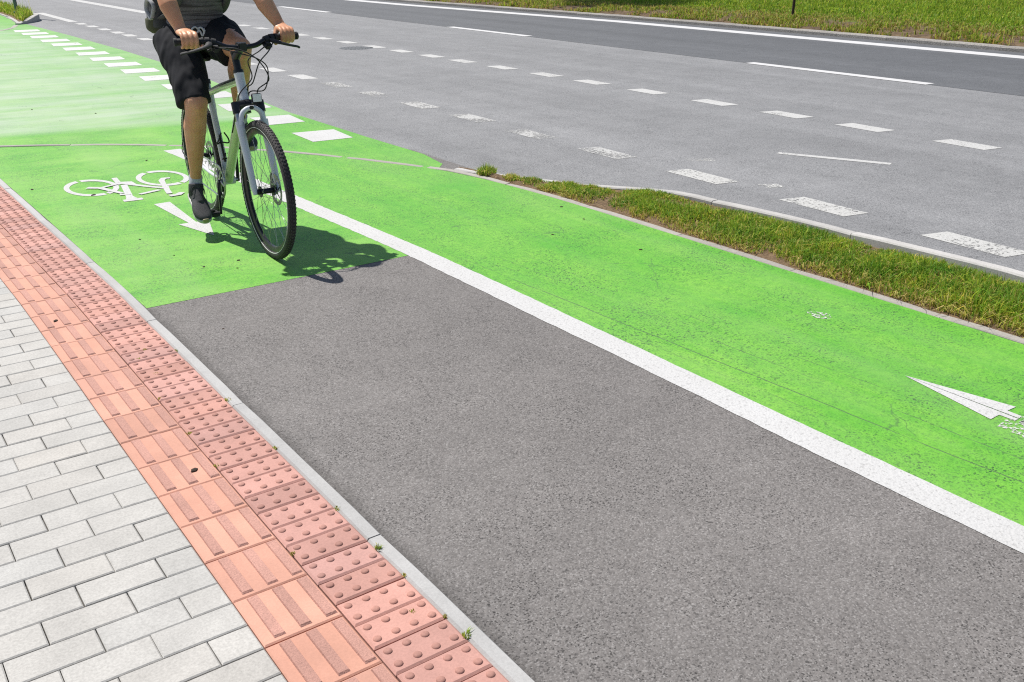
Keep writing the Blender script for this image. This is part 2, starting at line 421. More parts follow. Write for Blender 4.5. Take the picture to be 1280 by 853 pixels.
strip_poly(bm, [(1.575, 6.76), (1.592, 6.93)], .036, .0035)
strip_poly(bm, [(1.61, 6.70), (1.70, 6.545), (1.79, 6.415)], .036, .0038)
strip_poly(bm, [(1.490, 6.405), (1.555, 6.39)], .036, .0041)
strip_poly(bm, [(1.600, 6.345), (1.740, 6.392)], .036, .0041)
strip_poly(bm, [(1.905, 6.700), (1.868, 6.715), (1.835, 6.66), (1.812, 6.54), (1.79, 6.42)], [.04, .05, .04, .034, .034], .0044)
strip_poly(bm, [(1.805, 6.47), (1.78, 6.36), (1.762, 6.25)], .036, .0047)
strip_poly(bm, [(1.742, 6.185), (1.80, 6.19), (1.838, 6.235)], [.05, .05, .04], .0050)
strip_poly(bm, [(1.365, 6.725), (1.435, 6.665), (1.515, 6.43)], [.05, .042, .03], .0053)
strip_poly(bm, [(1.44, 6.67), (1.555, 6.72)], .030, .0056)
obj('bicycle_symbol', bm, M['white'], path)
bm = bmesh.new()
f = [bm.verts.new((x, y, .002)) for x, y in [(1.596, 6.035), (1.629, 5.48), (1.571, 5.479), (1.659, 5.136), (1.744, 5.464), (1.672, 5.475), (1.696, 6.04)]]
bm.faces.new(f); bmesh.ops.recalc_face_normals(bm, faces=bm.faces[:])
if bm.faces[:][0].normal.z < 0: bmesh.ops.reverse_faces(bm, faces=bm.faces[:])
obj('arrow_marking', bm, M['white'], path)
# arrow in the outer lane, two stencil halves with a hairline gap
bm = bmesh.new()
for poly in ([(3.1045, 1.784), (3.022, 1.401), (3.078, 1.402), (3.079, 1.348), (3.1015, 1.346), (3.1025, 1.402)],
             [(3.1055, 1.784), (3.1075, 1.402), (3.1065, 1.348), (3.131, 1.350), (3.132, 1.402), (3.185, 1.400)],
             [(3.079, 1.335), (3.076, .55), (3.1005, .55), (3.1015, 1.333)], [(3.1065, 1.333), (3.1055, .55), (3.13, .55), (3.131, 1.337)]):
    bm.faces.new([bm.verts.new((x, y, .002)) for x, y in poly])
bmesh.ops.recalc_face_normals(bm, faces=bm.faces[:])
for f in bm.faces[:]:
    if f.normal.z < 0: f.normal_flip()
obj('arrow_marking', bm, M['white'], path)
for pts in ([(3.33, 2.36), (3.37, 2.31), (3.42, 2.36), (3.40, 2.40), (3.36, 2.44), (3.34, 2.41)], [(2.98, 1.18), (3.15, 1.22), (3.14, 1.38), (2.99, 1.36)]):
    sheet('paint_residue', pts, .002, M['white_scrap'], parent=path)

# square crossing blocks along the outer edge of the green crossing
def lerp_edge(y): return float(np.interp(y, [6, 8.9, 10.5, 12.4, 16, 21], [3.275, 3.285, 3.285, 3.29, 3.35, 3.38]))
for i, y in enumerate([7.345, 8.31, 9.27, 10.20, 11.13, 12.03, 12.89, 13.75, 14.60, 15.47, 16.33, 17.18, 18.02, 18.9, 19.7, 20.45]):
    ln = .48 if y < 16 else .52
    x0 = lerp_edge(y); w = .375 if y < 9 else .455
    sk = .02 if y < 9 else .06
    sheet('crossing_block', [(x0, y), (x0 + w - .02, y - .02), (x0 + w + .02, y + ln - .05), (x0 + sk, y + ln)], .002, M['white' if y < 11 else 'white_dusty'], parent=road)

def dash(x0, x1, y0, y1, mat, skew=.02):
    sheet('lane_dash', [(x0, y0), (x1, y0 - skew * 2), (x1 + .012, y1 - skew * 2.5), (x0 + .012, y1)], -.002, M[mat], parent=road)
for y in (.86, 1.86, 2.35, 3.345, 4.37, 5.38, 6.37, 7.35, 8.32, 9.24, 10.2, 11.1, 12.0, 12.93, 13.86, 14.8, 15.7, 16.6, 17.43, 18.35, 19.1, 20.0, 20.9, 21.75):
    if y == 1.86: continue
    dash(4.855 if y < 7 else 4.90 - .008 * max(0, y - 9), 5.045 if y < 7 else 5.10 - .010 * max(0, y - 9), y, y + .50, 'white_worn' if y < 4.9 else 'white_faint' if y < 10.5 else 'white_old')
for y in (1.0, 1.98, 2.96, 3.945, 4.91, 5.78, 6.71, 7.70, 8.66, 9.54, 10.48, 11.42, 12.24, 13.12, 13.96, 14.9, 15.8, 16.7, 17.6, 18.5, 19.4, 20.3):
    dash(7.45 - .01 * max(0, y - 9), 7.655 - .011 * max(0, y - 9), y, y + .46, 'white_old')
sheet('road_line', [(4.80, 22.6), (4.98, 22.6), (5.02, 26.2), (4.84, 26.2)], -.002, M['white_old'], parent=road)
sheet('road_line', [(6.90, 24.6), (7.18, 24.6), (7.0, 60), (6.75, 60)], -.002, M['white_old'], parent=road)
sheet('road_line', [(6.005, 4.81), (6.36, 4.05), (6.43, 4.08), (6.07, 4.84)], -.002, M['white_old'], parent=road)
sheet('paint_residue', [(5.25, 5.02), (5.42, 4.90), (5.47, 4.97), (5.3, 5.1)], -.002, M['white_scrap'], parent=road)
sheet('paint_residue', [(5.05, 4.10), (5.17, 4.04), (5.20, 4.14), (5.08, 4.2)], -.002, M['white_scrap'], parent=road)
for y0, y1 in ((-9.4, -6.7), (-1.5, 1.1), (6.42, 9.14), (14.25, 16.85), (22.3, 25.2), (30.5, 33.2), (38.5, 41)):
    sheet('lane_dash', [(10.55, y0), (10.735, y0), (10.72, y1), (10.535, y1)], 0.0, M['white_sharp'], parent=road)
sheet('road_line', [(14.22, -60), (14.61, -60), (14.55, 8), (14.50, 16), (13.9, 24), (13.78, 30), (13.7, 260), (13.3, 260), (13.38, 30), (13.5, 24), (14.11, 16), (14.17, 8)], 0.0, M['white_sharp'], parent=road)

# iron drain cover in the road
bm = bmesh.new()
cyl(bm, (7.17, 14.15, -.03), (7.17, 14.15, -.002), .27, 40)
for k in range(-4, 5):
    hw = math.sqrt(max(.01, .24 ** 2 - (k * .055) ** 2))
    box(bm, (7.17 + k * .055, 14.15, -.002), (.028, hw * 1.8, .008), bev=.003)
dc = obj('drain_cover', bm, M['iron']); tag(dc, 'dark round iron drain cover sunk in the grey road among the white dashes', 'drain cover')

# ------------------------------------------------------------------ kerbs
def kerb_run(name, pts, w, z0, z1, mat, seg=1.0, side=1, gap=.005, kind='structure', ztop=None, bev=.008, parent=None):
    """row of bevelled kerb stones along pts (edge line); they extend w to the given side"""
    P = catmull([(x, y, 0) for x, y in pts], 10)
    bm = bmesh.new(); tint = bm.verts.layers.float_color.new('tint')
    d = [0.0]
    for a, b in zip(P, P[1:]): d.append(d[-1] + (b - a).length)
    def at(s):
        i = max(0, min(len(P) - 2, int(np.searchsorted(d, s)) - 1)); k = (s - d[i]) / max(1e-6, d[i + 1] - d[i])
        t = (P[i + 1] - P[i]).normalized(); return P[i].lerp(P[i + 1], k), Vector((-t.y, t.x, 0)) * side
    s = 0.0
    while s < d[-1] - .02:
        e = min(s + seg - gap, d[-1]); n = max(2, int((e - s) / .16) + 1); rows = []
        tn = random.uniform(.90, 1.08); jz = random.uniform(-.002, .002)
        for i in range(n):
            ss = s + (e - s) * i / (n - 1); p, nn = at(ss)
            zt = (ztop(p.x, p.y) if ztop else z1) + jz
            inset = .004 if i in (0, n - 1) else 0
            prof = [(0, z0), (0, zt - bev - inset), (bev * .8, zt - inset), (w - bev * .8, zt - inset), (w, zt - bev - inset), (w, z0)]
            row = []
            for o, z in prof:
                v = bm.verts.new(p + nn * (o + random.uniform(-.0006, .0006)) + Vector((0, 0, z))); v[tint] = (tn, tn, tn, 1); row.append(v)
            rows.append(row)
        for a, b in zip(rows, rows[1:]):
            for k in range(5): bm.faces.new((a[k], a[k + 1], b[k + 1], b[k]))
        bm.faces.new(rows[0]); bm.faces.new(rows[-1][::-1])
        s += seg
    bmesh.ops.recalc_face_normals(bm, faces=bm.faces[:])
    return obj(name, bm, mat, parent, kind=kind)
ky = [-20, -10, -2, 0, 2, 4, 4.5, 5.5, 6.5, 7.5, 8.4]
kerb_run('footway_kerb', [(1.002 + kx(y), y) for y in ky], .046, -.10, .013, M['kerb'], seg=1.0, side=1)
# flush concrete edging: round the mouth of the side road and on along the grass strip
arc_e = [(x, y) for x, y in arc[:-1]]
kerb_run('flush_edging', arc_e + [(3.775, 0), (3.78, -6), (3.78, -20)], .052, -.10, .005, M['edging'], seg=.78, side=1, bev=.004)
kerb_run('flush_edging', far_arc[::-1], .09, -.10, .005, M['edging'], seg=.78, side=1, bev=.004)
sk = lambda x, y: float(np.interp(y, [-3, 2.2, 3.4, 4.2, 4.8, 6], [.10, .085, .062, .036, .020, .012]))
strip_kerb = [(3.70, 5.78), (3.79, 5.46), (3.965, 5.07), (4.145, 4.73), (4.31, 4.47), (4.41, 4.22), (4.425, 3.6), (4.425, 2.8), (4.425, 1.6), (4.425, 0), (4.425, -6), (4.425, -20)]
kerb_run('strip_kerb', strip_kerb, .062, -.10, .05, M['kerb_pale'], seg=1.0, side=-1, ztop=sk)
kerb_run('far_kerb', [(15.0, -40), (15.0, 0), (15.0, 7), (15.02, 11), (14.9, 16.3), (14.5, 22.4), (14.3, 27), (14.2, 40), (14.2, 120)], .20, -.15, .066, M['kerb_old'], seg=1.0, side=-1, bev=.02)
isl = lambda x, y: float(np.interp(y, [22.3, 22.7, 23.2, 40], [.02, .06, .13, .13]))
kerb_run('island_kerb', [(3.82, 22.42), (4.05, 22.75), (4.28, 23.15), (4.42, 23.55), (4.47, 24.2), (4.50, 26), (4.52, 30), (4.6, 60)], .10, -.10, .13, M['kerb_pale'], seg=1.0, side=1, ztop=isl)
kerb_run('flush_edging', [(3.80, 22.5), (3.99, 24.7), (4.05, 27), (4.10, 60)], .07, -.1, .015, M['kerb_pale'], seg=.8, side=-1, bev=.004)

# ------------------------------------------------------------------ pavement: pavers, ribbed guide tiles, blister tiles
ZP = .012
sheet('pavement', [(-6, -20), (.985, -20), (.985, 4.5), (.985 + kx(8.6), 8.6), (-6, 8.6)], -.006, M['joint'], kind='structure')
pavement = bpy.data.objects['pavement']
def slab(bm, lay, x0, x1, y0, y1, zt, ch, mi, tint, tilt=.0015):
    tn = random.gauss(1, tint); hue = random.gauss(0, tint * .25); col = (tn + hue, tn, tn - hue, 1)
    xs = (x0, x0 + ch, x1 - ch, x1); ys = (y0, y0 + ch, y1 - ch, y1)
    dz = random.uniform(-.001, .001); ax = random.uniform(-tilt, tilt); ay = random.uniform(-tilt, tilt)
    cx, cy = .5 * (x0 + x1), .5 * (y0 + y1)
    def V(x, y, z):
        v = bm.verts.new((x + kx(y), y, z + dz + (x - cx) / (x1 - x0) * ax + (y - cy) / (y1 - y0) * ay)); v[lay] = col; return v
    lo = [V(x, y, -.02) for x, y in ((xs[0], ys[0]), (xs[3], ys[0]), (xs[3], ys[3]), (xs[0], ys[3]))]
    md = [V(x, y, zt - ch * .8) for x, y in ((xs[0], ys[0]), (xs[3], ys[0]), (xs[3], ys[3]), (xs[0], ys[3]))]
    hi = [V(x, y, zt) for x, y in ((xs[1], ys[1]), (xs[2], ys[1]), (xs[2], ys[2]), (xs[1], ys[2]))]
    for A, B in ((lo, md), (md, hi)):
        for k in range(4): bm.faces.new((A[k], A[(k + 1) % 4], B[(k + 1) % 4], B[k])).material_index = mi
    bm.faces.new(hi).material_index = mi
    return col, dz
S_ = .992
X0, X1, X2 = .567 * S_, .767 * S_, .957
Y0 = (4.7622 - .2 * 24) * S_
bm = bmesh.new(); lay = bm.verts.layers.float_color.new('tint')
g = .0013
ph = .1 * S_
for r in range(-42, 88):
    y = Y0 + r * ph
    off = .198 if r % 2 else .099
    x1 = X0; x0 = X0 - off
    while x1 > -3.2:
        j = random.uniform(-.0015, .0015)
        slab(bm, lay, max(-3.2, x0) + g + j, x1 - g * .8, y + g + random.uniform(-.0008, .0008), y + ph - g, ZP, .0034, 0, .028)
        x1 = x0; x0 -= .198
obj('paving_blocks', bm, M['paver'], pavement)
bm = bmesh.new(); lay = bm.verts.layers.float_color.new('tint')
pt = .2 * S_
for r in range(-21, 44):
    y = Y0 + r * pt
    col, dz = slab(bm, lay, X0 + g, X1 - g, y + g, y + pt - g, ZP, .004, 0, .06, .001)
    for k in range(3):
        rx = X0 + .030 + k * .0655
        ra = random.uniform(.92, 1.06)
        v = [[], []]
        for (ax, ay) in ((0, .012), (.031, .012), (.031, pt - .009), (0, pt - .009)):
            v[0].append((rx + ax, y + ay, ZP - .002)); v[1].append((rx + ax + (.003 if ax == 0 else -.003), y + ay + (.007 if ay < .1 else -.003), ZP + .0048))
        vv = [[bm.verts.new((x + kx(yy), yy, z + dz)) for x, yy, z in L] for L in v]
        for L in vv:
            for q in L: q[lay] = (ra, ra, ra, 1)
        for a in range(4): bm.faces.new((vv[0][a], vv[0][(a + 1) % 4], vv[1][(a + 1) % 4], vv[1][a])).material_index = 1
        bm.faces.new(vv[1]).material_index = 1
obj('guide_tiles', bm, [M['guide'], M['rib']], pavement)
bm = bmesh.new(); lay = bm.verts.layers.float_color.new('tint')
wb_ = X2 - X1
for r in range(-42, 88):
    y = Y0 + .045 + r * ph
    jx = random.uniform(-.001, .001)
    col, dz = slab(bm, lay, X1 + g + .0015 + jx, X2 - g, y + g, y + ph - g, ZP, .0055, 0, .07, .0012)
    for a in range(4):
        for b in range(2):
            cx = X1 + wb_ * (a + .5) / 4; cy = y + ph * (b * .5 + .27)
            rr = .0112; rings = []
            for rad, z in ((rr, -.0005), (rr * .93, .0018), (rr * .76, .0034), (rr * .50, .0044), (rr * .2, .0048)):
                rings.append([bm.verts.new((cx + rad * math.cos(t * math.pi / 6) + kx(cy), cy + rad * math.sin(t * math.pi / 6), ZP + z + dz)) for t in range(12)])
            for ring in rings:
                for q in ring: q[lay] = col
            for A, B in zip(rings, rings[1:]):
                for k in range(12): bm.faces.new((A[k], A[(k + 1) % 12], B[(k + 1) % 12], B[k])).material_index = 1
            bm.faces.new(rings[-1]).material_index = 1
o = obj('blister_tiles', bm, [M['blister'], M['dome']], pavement)
for p in o.data.polygons:
    if p.material_index == 1: p.use_smooth = True

# ------------------------------------------------------------------ soil of the strip, island and far bank
def terrain(name, xs, ys, zf, mat, inside=None, kind='structure'):
    bm = bmesh.new(); G = [[bm.verts.new((x(y) if callable(x) else x, y, 0)) for x in xs] for y in ys]
    for row in G:
        for v in row: v.co.z = zf(v.co.x, v.co.y)
    for a, b in zip(G, G[1:]):
        for k in range(len(xs) - 1): bm.faces.new((a[k], a[k + 1], b[k + 1], b[k]))
    return obj(name, bm, mat, smooth=True, kind=kind)
def s_left(y): return float(np.interp(y, [-20, 1.5, 3, 3.9, 4.78, 5.4, 5.80], [3.822, 3.819, 3.808, 3.795, 3.772, 3.715, 3.695]))
def s_right(y): return float(np.interp(y, [-20, 0, 1.6, 2.8, 3.6, 4.28, 4.52, 4.77, 5.10, 5.47, 5.78], [4.36, 4.36, 4.36, 4.36, 4.36, 4.335, 4.24, 4.08, 3.91, 3.78, 3.705]))
NX = 14
def strip_z(x, y):
    u = (x - s_left(y)) / max(.02, s_right(y) - s_left(y))
    base = -.002 + .010 * min(1, max(0, u) * 9) + (sk(x, y) - .012) * u * .35
    return base + .022 * math.sin(math.pi * min(1, max(0, u))) * (.5 + mnoise.noise(Vector((x * 4, y * 4, 0)))) 
terrain('strip_soil', [(lambda y, k=k: s_left(y) - .004 + (s_right(y) - s_left(y) + .008) * k / NX) for k in range(NX + 1)], list(np.linspace(-8, 5.79, 140)), strip_z, M['soil'])
def i_left(y): return float(np.interp(y, [22.45, 24.7, 27, 60], [3.87, 4.06, 4.12, 4.17]))
def i_right(y): return float(np.interp(y, [22.45, 22.75, 23.15, 23.55, 24.2, 26, 60], [3.875, 3.97, 4.18, 4.32, 4.37, 4.40, 4.5]))
terrain('island_soil', [(lambda y, k=k: i_left(y) + (i_right(y) - i_left(y)) * k / 6) for k in range(7)], list(np.linspace(22.5, 60, 60)), lambda x, y: .015 + (isl(x, y) - .04) * min(1, max(0, (x - i_left(y)) / max(.05, i_right(y) - i_left(y)) * 1.6)), M['soil'])
def fe(y): return float(np.interp(y, [7, 11, 16.3, 22.4, 27, 40], [15.17, 15.19, 15.07, 14.67, 14.47, 14.37]))
def bank_z(x, y):
    u = x - fe(y)
    z = .045 + .09 * min(1, max(0, u) / 1.0) + .008 * max(0, u - 1)
    k = min(1, u * 4 + .05) * (1.0 if u < 1.5 else .5)
    return z + k * (.030 * mnoise.noise(Vector((x * 1.3, y * 1.3, 3))) + .040 * mnoise.noise(Vector((x * 3.2, y * 3.2, 5))) + .02 * mnoise.noise(Vector((x * 8, y * 8, 9))))
xs = list(np.linspace(0, 2.4, 20)) + [3.2, 4.5, 7, 12, 25, 65, 185]
def far_edge(u): return lambda y: fe(y) + u
def bank_mat():
    t = NT('bank_ground')
    X, Y, _ = t.xyz()
    b = t.mix(t.ramp(t.noise(7, 6, .75), .35, .65), (.050, .034, .024), (.17, .12, .07))
    gcol = t.mix(t.ramp(t.noise(4, 6, .7), .35, .65), (.060, .105, .016), (.15, .19, .035))
    e = t.math('ADD', X, t.math('MULTIPLY', t.noise(1.2, 4), 1.6))
    c = t.mix(t.ramp(e, 17.0, 17.8), b, gcol)
    t.set(Base_Color=c, Roughness=.95, Specular_IOR_Level=.2); t.bump(t.noise(14, 6, .7), .8, .04); return t.m
terrain('verge', [far_edge(x) for x in xs], list(np.linspace(-40, 46, 170)) + [60, 100, 200], bank_z, bank_mat())

# ------------------------------------------------------------------ grass
def blades(name, P, H, W, cols, parent=None, lean=.5):
    n = len(P); a = rng.uniform(0, 2 * np.pi, n); la = rng.uniform(0, 2 * np.pi, n); lm = np.abs(rng.normal(0, lean, n)) * H
    wx, wy = np.cos(a) * W * .5, np.sin(a) * W * .5
    dx, dy = np.cos(la) * lm, np.sin(la) * lm
    V = np.zeros((n, 5, 3))
    V[:, 0] = P - np.c_[wx, wy, np.full(n, .004)]; V[:, 1] = P + np.c_[wx, wy, np.full(n, -.004)]
    mid = P + np.c_[dx * .35, dy * .35, H * .6]
    V[:, 2] = mid + np.c_[wx, wy, np.zeros(n)] * .8; V[:, 3] = mid - np.c_[wx, wy, np.zeros(n)] * .8
    V[:, 4] = P + np.c_[dx, dy, H * np.sqrt(np.maximum(.15, 1 - (lm / H) ** 2 * .5))]
    F = []
    for i in range(0, 5 * n, 5): F.append((i, i + 1, i + 2, i + 3)); F.append((i + 3, i + 2, i + 4))
    C = np.ones((n, 5, 4)); C[:, :, :3] = cols[:, None, :]
    return from_arrays(name, V.reshape(-1, 3).tolist(), F, M['blade'], C, parent)
def pick(n, table, w):
    t = np.array(table)[rng.choice(len(table), n, p=np.array(w) / sum(w))]
    return t * 1.3 * rng.uniform(.70, 1.3, (n, 1)) * rng.uniform(.93, 1.07, (n, 3))
GREENS = [(.095, .215, .018), (.150, .275, .024), (.24, .34, .034), (.36, .36, .060), (.52, .42, .16), (.36, .22, .09)]
def field(x, y, sc, seed): return np.array([mnoise.noise(Vector((a * sc, b * sc, seed))) for a, b in zip(x, y)])
# strip of rough grass between the bike path and the road
n = 75000
y = rng.uniform(-3.0, 5.35, n); u = rng.uniform(.02, .99, n)
L_ = np.array([s_left(v) for v in y]); R_ = np.array([s_right(v) for v in y]); x = L_ + (R_ - L_) * u
f = field(x, y, 3.1, 1.0) * .75 + field(x, y, 8.5, 4.0) * .6
dens = f + np.interp(y, [-3, 3.3, 3.9, 4.4, 4.9, 5.3, 5.4], [.62, .58, .40, .20, .16, .06, -.25]) + np.interp(u, [0, .05, .15, .9, 1], [-.55, -.12, .12, .10, -.12])
keep = dens > rng.uniform(-.05, .42, n)
x, y, u, dens = x[keep], y[keep], u[keep], dens[keep]; n = len(x)
h = (.018 + .046 * np.clip(dens + .1, 0, 1.0)) * rng.uniform(.45, 1.4, n) * np.interp(y, [2, 4, 5], [1.08, .85, .75]) * np.interp(u, [0, .12, .3, .65, .85, 1], [.75, .95, 1.15, 1.05, .72, .42])
z = np.array([strip_z(a, b) for a, b in zip(x, y)])
dry = np.clip(.46 - dens * .6 + .75 * np.exp(-(u / .14) ** 2), 0.05, .95)
cg = pick(n, GREENS[:4], [3, 4, 3, 2]); cd = pick(n, GREENS[3:], [3, 4, 2])
hue = field(x, y, 5.0, 9.0)
cg *= np.clip(1 + hue * np.array([.9, .45, .3])[:, None], .45, 1.7).T
cols = np.where((rng.uniform(0, 1, n) < dry)[:, None], cd, cg)
o = blades('strip_grass', np.c_[x, y, z], h, rng.uniform(.003, .0062, n), cols, lean=1.05); o['kind'] = 'stuff'
# island grass, with a few tall stalks
n = 5200; y = rng.uniform(22.6, 36, n) ; u = rng.uniform(.0, 1, n)
L_ = np.array([i_left(v) for v in y]) + .03; R_ = np.array([i_right(v) for v in y]) - .02; x = L_ + (R_ - L_) * u
z = .02 + np.array([isl(a, b) for a, b in zip(x, y)]) * .6 * np.clip(u * 1.6, 0, 1)
h = rng.uniform(.06, .20, n) * np.where(u < .2, .6, 1); h[:40] *= 2.6
o = blades('island_grass', np.c_[x, y, z], h, np.where(h > .33, .006, rng.uniform(.008, .016, n)), pick(n, GREENS, [2, 4, 5, 4, 1.5, .5]), lean=.5); o['kind'] = 'stuff'
# lawn beyond the road
n = 150000; y = rng.uniform(3.0, 31, n); U_ = 12.5 * rng.uniform(0, 1, n) ** 1.5; x = U_ + .02 + np.array([fe(v) for v in y])
f = field(x, y, .8, 2.0) + .7 * field(x, y, 3.0, 6.0)
edge = np.interp(U_, [0, .15, .5, 1.0, 1.5, 2.2], [-.42, -.14, .0, .10, .30, .95])
keep = f + edge > rng.uniform(-.32, .25, n); x, y, f, edge, U_ = x[keep], y[keep], f[keep], edge[keep], U_[keep]; n = len(x)
z = np.array([bank_z(a, b) for a, b in zip(x, y)])
h = rng.uniform(.06, .17, n) * np.clip(.75 + f * .5, .4, 1.3) * np.interp(U_, [0, .8, 1.4, 2, 3], [.8, .9, .45, .6, 1]); dry = np.clip(np.interp(U_, [0, .4, 1, 1.5, 2, 2.7], [.75, .55, .62, .9, .5, .03]) - f * .3, .03, .95)
cg = pick(n, [(.12, .235, .018), (.175, .285, .024), (.25, .335, .032), (.33, .36, .05)], [3, 4, 4, 2]); cd = pick(n, [(.28, .27, .06), (.42, .34, .13), (.34, .20, .08), (.16, .15, .03)], [4, 3, 3, 1.5])
cols = np.where((rng.uniform(0, 1, n) < dry)[:, None], cd, cg)
o = blades('lawn_grass', np.c_[x, y, z], h, rng.uniform(.012, .026, n), cols, lean=.8); o['kind'] = 'stuff'
# single tufts where the strip runs out, and weeds in the paving joints
def tuft(name, x, y, r, hh, n, w, label, cat, group=None, table=GREENS, wts=(2, 4, 4, 2, 1.5, .5), z0=.012):
    a = rng.uniform(0, 6.283, n); q = r * np.sqrt(rng.uniform(0, 1, n))
    P = np.c_[q * np.cos(a), q * np.sin(a), np.zeros(n)]
    o = blades(name, P, hh * rng.uniform(.5, 1.2, n) * (1 - .5 * q / r), rng.uniform(w * .7, w * 1.2, n), pick(n, table, wts), lean=.8)
    o.location = (x, y, z0); return tag(o, label, cat, group)
tuft('grass_tuft', 3.745, 5.50, .070, .085, 420, .005, 'small dark green grass tuft standing alone on the kerb tip beside the road', 'grass tuft')
tuft('grass_tuft', 3.79, 5.28, .055, .05, 220, .005, 'low yellowish grass tuft on the edging right of the lone green tuft', 'grass tuft', wts=(.5, 1, 2, 4, 4, 1))
def at_kerb(y): return .957 + kx(y) + random.uniform(-.004, .004)
tuft('weed', at_kerb(1.94), 1.94, .009, .018, 30, .003, 'tiny bright green weed at the kerb, second from the bottom edge', 'weed', 'weeds in the paving joints', wts=(1, 3, 4, 3, 1, 0))
tuft('weed', at_kerb(1.51), 1.51, .010, .020, 32, .003, 'tiny bright green weed at the kerb nearest the bottom edge of the picture', 'weed', 'weeds in the paving joints', wts=(1, 3, 4, 3, 1, 0))
for i, (wx, wy) in enumerate([(.957, 1.80), (.957, 1.60), (.957, 2.18), (.957, 2.62), (.957, 3.05), (.957, 3.6), (.766, 2.88), (.766, 2.62), (.766, 2.05), (.81, 3.60), (.86, 3.68), (.82, 3.42), (.90, 1.66), (.766, 3.2)]):
    tuft('weed', wx + kx(wy) + random.uniform(-.003, .003), wy, random.uniform(.006, .013), random.uniform(.004, .009), 22, .003, 'tiny dry brownish weed in a joint of the pink blister tiles', 'weed', 'dry weeds in the tile joints', wts=(.6, 1.5, 2, 3, 3, 2))

# small litter: leaf crumbs and light chips lying on the paving, path and road
def crumb(name, x, y, s, mat, label, cat, group, z0=.0):
    bm = bmesh.new(); bmesh.ops.create_icosphere(bm, subdivisions=1, radius=1)
    for v in bm.verts: v.co = Vector((v.co.x * s * random.uniform(.7, 1.5), v.co.y * s * random.uniform(.6, 1.1), max(-.3, v.co.z) * s * .45)) 
    o = obj(name, bm, mat); o.location = (x, y, z0 + s * .12); o.rotation_euler = (0, 0, random.uniform(0, 6)); tag(o, label, cat, group)
crumbs = [(1.42, 4.62, .008), (1.55, 4.50, .007), (1.60, 4.62, .009), (1.36, 4.9, .006), (1.30, 5.3, .008), (1.06, 6.9, .012), (1.35, 6.50, .016), (1.85, 5.0, .007), (1.95, 7.4, .01), (2.2, 9.9, .012), (1.75, 10.5, .010), (3.2, 4.05, .009), (3.40, 3.55, .010), (3.55, 4.2, .008), (3.62, 4.5, .010), (1.66, 5.20, .010)]
for x, y, s in crumbs:
    crumb('leaf_crumb', x, y, s, M['leaf_dry'], 'dark brown leaf crumb lying on the green bike path surface', 'leaf crumb', 'leaf crumbs on the green surface')
for x, y, s in [(1.20, 3.75, .009), (1.32, 2.9, .006), (1.75, 2.0, .005), (2.0, 3.0, .005), (1.5, 2.4, .005), (2.05, 1.5, .005)]:
    crumb('leaf_crumb', x, y, s, M['leaf_dry'], 'dark brown leaf crumb lying on the bare grey asphalt', 'leaf crumb', 'leaf crumbs on the grey asphalt', -.004)
crumb('leaf_crumb', .70, 2.63, .012, M['leaf_dry'], 'dark leaf crumb lying on an orange guide tile in the middle of the row', 'leaf crumb', None, ZP)
crumb('leaf_crumb', .64, 4.22, .011, M['leaf_dry'], 'dark leaf crumb lying on an orange guide tile far up the row', 'leaf crumb', None, ZP)
crumb('stone_chip', 1.09, 1.40, .006, M['stone'], 'white stone chip on grey asphalt close to the kerb at the bottom', 'stone chip', None, -.004)
for x, y in ((1.62, 2.1), (1.9, 2.33), (1.3, 2.1), (2.12, 1.25), (2.16, 2.65), (1.75, 1.45)):
    crumb('stone_chip', x, y, .0035, M['stone'], 'tiny pale stone chip on the bare grey asphalt', 'stone chip', 'stone chips on the asphalt', -.004)

# post on the island, stake in the lawn, tree whose shade falls on the lawn
bm = bmesh.new()
cyl(bm, (0, 0, 0), (0, 0, 2.6), .038, 16); cyl(bm, (0, 0, 2.6), (0, 0, 2.62), .042, 16); cyl(bm, (0, 0, 0), (0, 0, .03), .07, 16)
o = obj('post', bm, M['pole'], smooth=True); o.location = (4.20, 24.75, .10); o.rotation_euler = (0, R(-2.0), 0); tag(o, 'slim grey green metal post standing in the grass island at top left', 'post')
bm = bmesh.new()
tube(bm, [(0, 0, -.05), (.012, 0, .45), (.0, .01, .95), (.02, 0, 1.45)], [.030, .027, .026, .020], 8, 4)
o = obj('stake', bm, M['stake'], smooth=True); o.location = (16.95, 13.55, .12); tag(o, 'thin dark brown wooden stake standing in the lawn across the road', 'stake')
tr = empty('tree', (16.0, 22.6, .15)); tag(tr, 'small leafy tree on the far verge whose shade darkens the lawn', 'tree')
bm = bmesh.new()
tube(bm, [(0, 0, -.2), (.03, 0, 2.0), (0, .04, 4.6), (.05, 0, 6.6), (0, .05, 8.6)], [.12, .10, .08, .05, .015], 10, 4)
for k in range(14):
    a = k * 2.4; z0 = 4.6 + k * .24; L = random.uniform(.8, 1.5)
    tube(bm, [(0, .03, z0), (math.cos(a) * L * .5, math.sin(a) * L * .5, z0 + .35), (math.cos(a) * L, math.sin(a) * L, z0 + .85)], [.035, .022, .008], 6, 3)
obj('trunk', bm, M['bark'], tr, smooth=True)
n = 11000; cen = np.array([(math.cos(k * 2.4) * random.uniform(.3, 1.5), math.sin(k * 2.4) * random.uniform(.3, 1.5), 5.4 + 3.0 * k / 26) for k in range(26)])
P = cen[rng.integers(0, 26, n)] + rng.normal(0, .27, (n, 3)); a = rng.normal(0, 1, (n, 3)); a /= np.linalg.norm(a, axis=1)[:, None]; b = np.cross(a, rng.normal(0, 1, (n, 3))); b /= np.linalg.norm(b, axis=1)[:, None]
s = rng.uniform(.05, .09, (n, 1)); V = np.stack([P - a * s, P + b * s * .5, P + a * s, P - b * s * .5], 1).reshape(-1, 3)
C = np.ones((n, 4, 4)); C[:, :, :3] = pick(n, [(.04, .09, .012), (.06, .12, .018), (.09, .14, .02)], [1, 1, 1])[:, None, :]
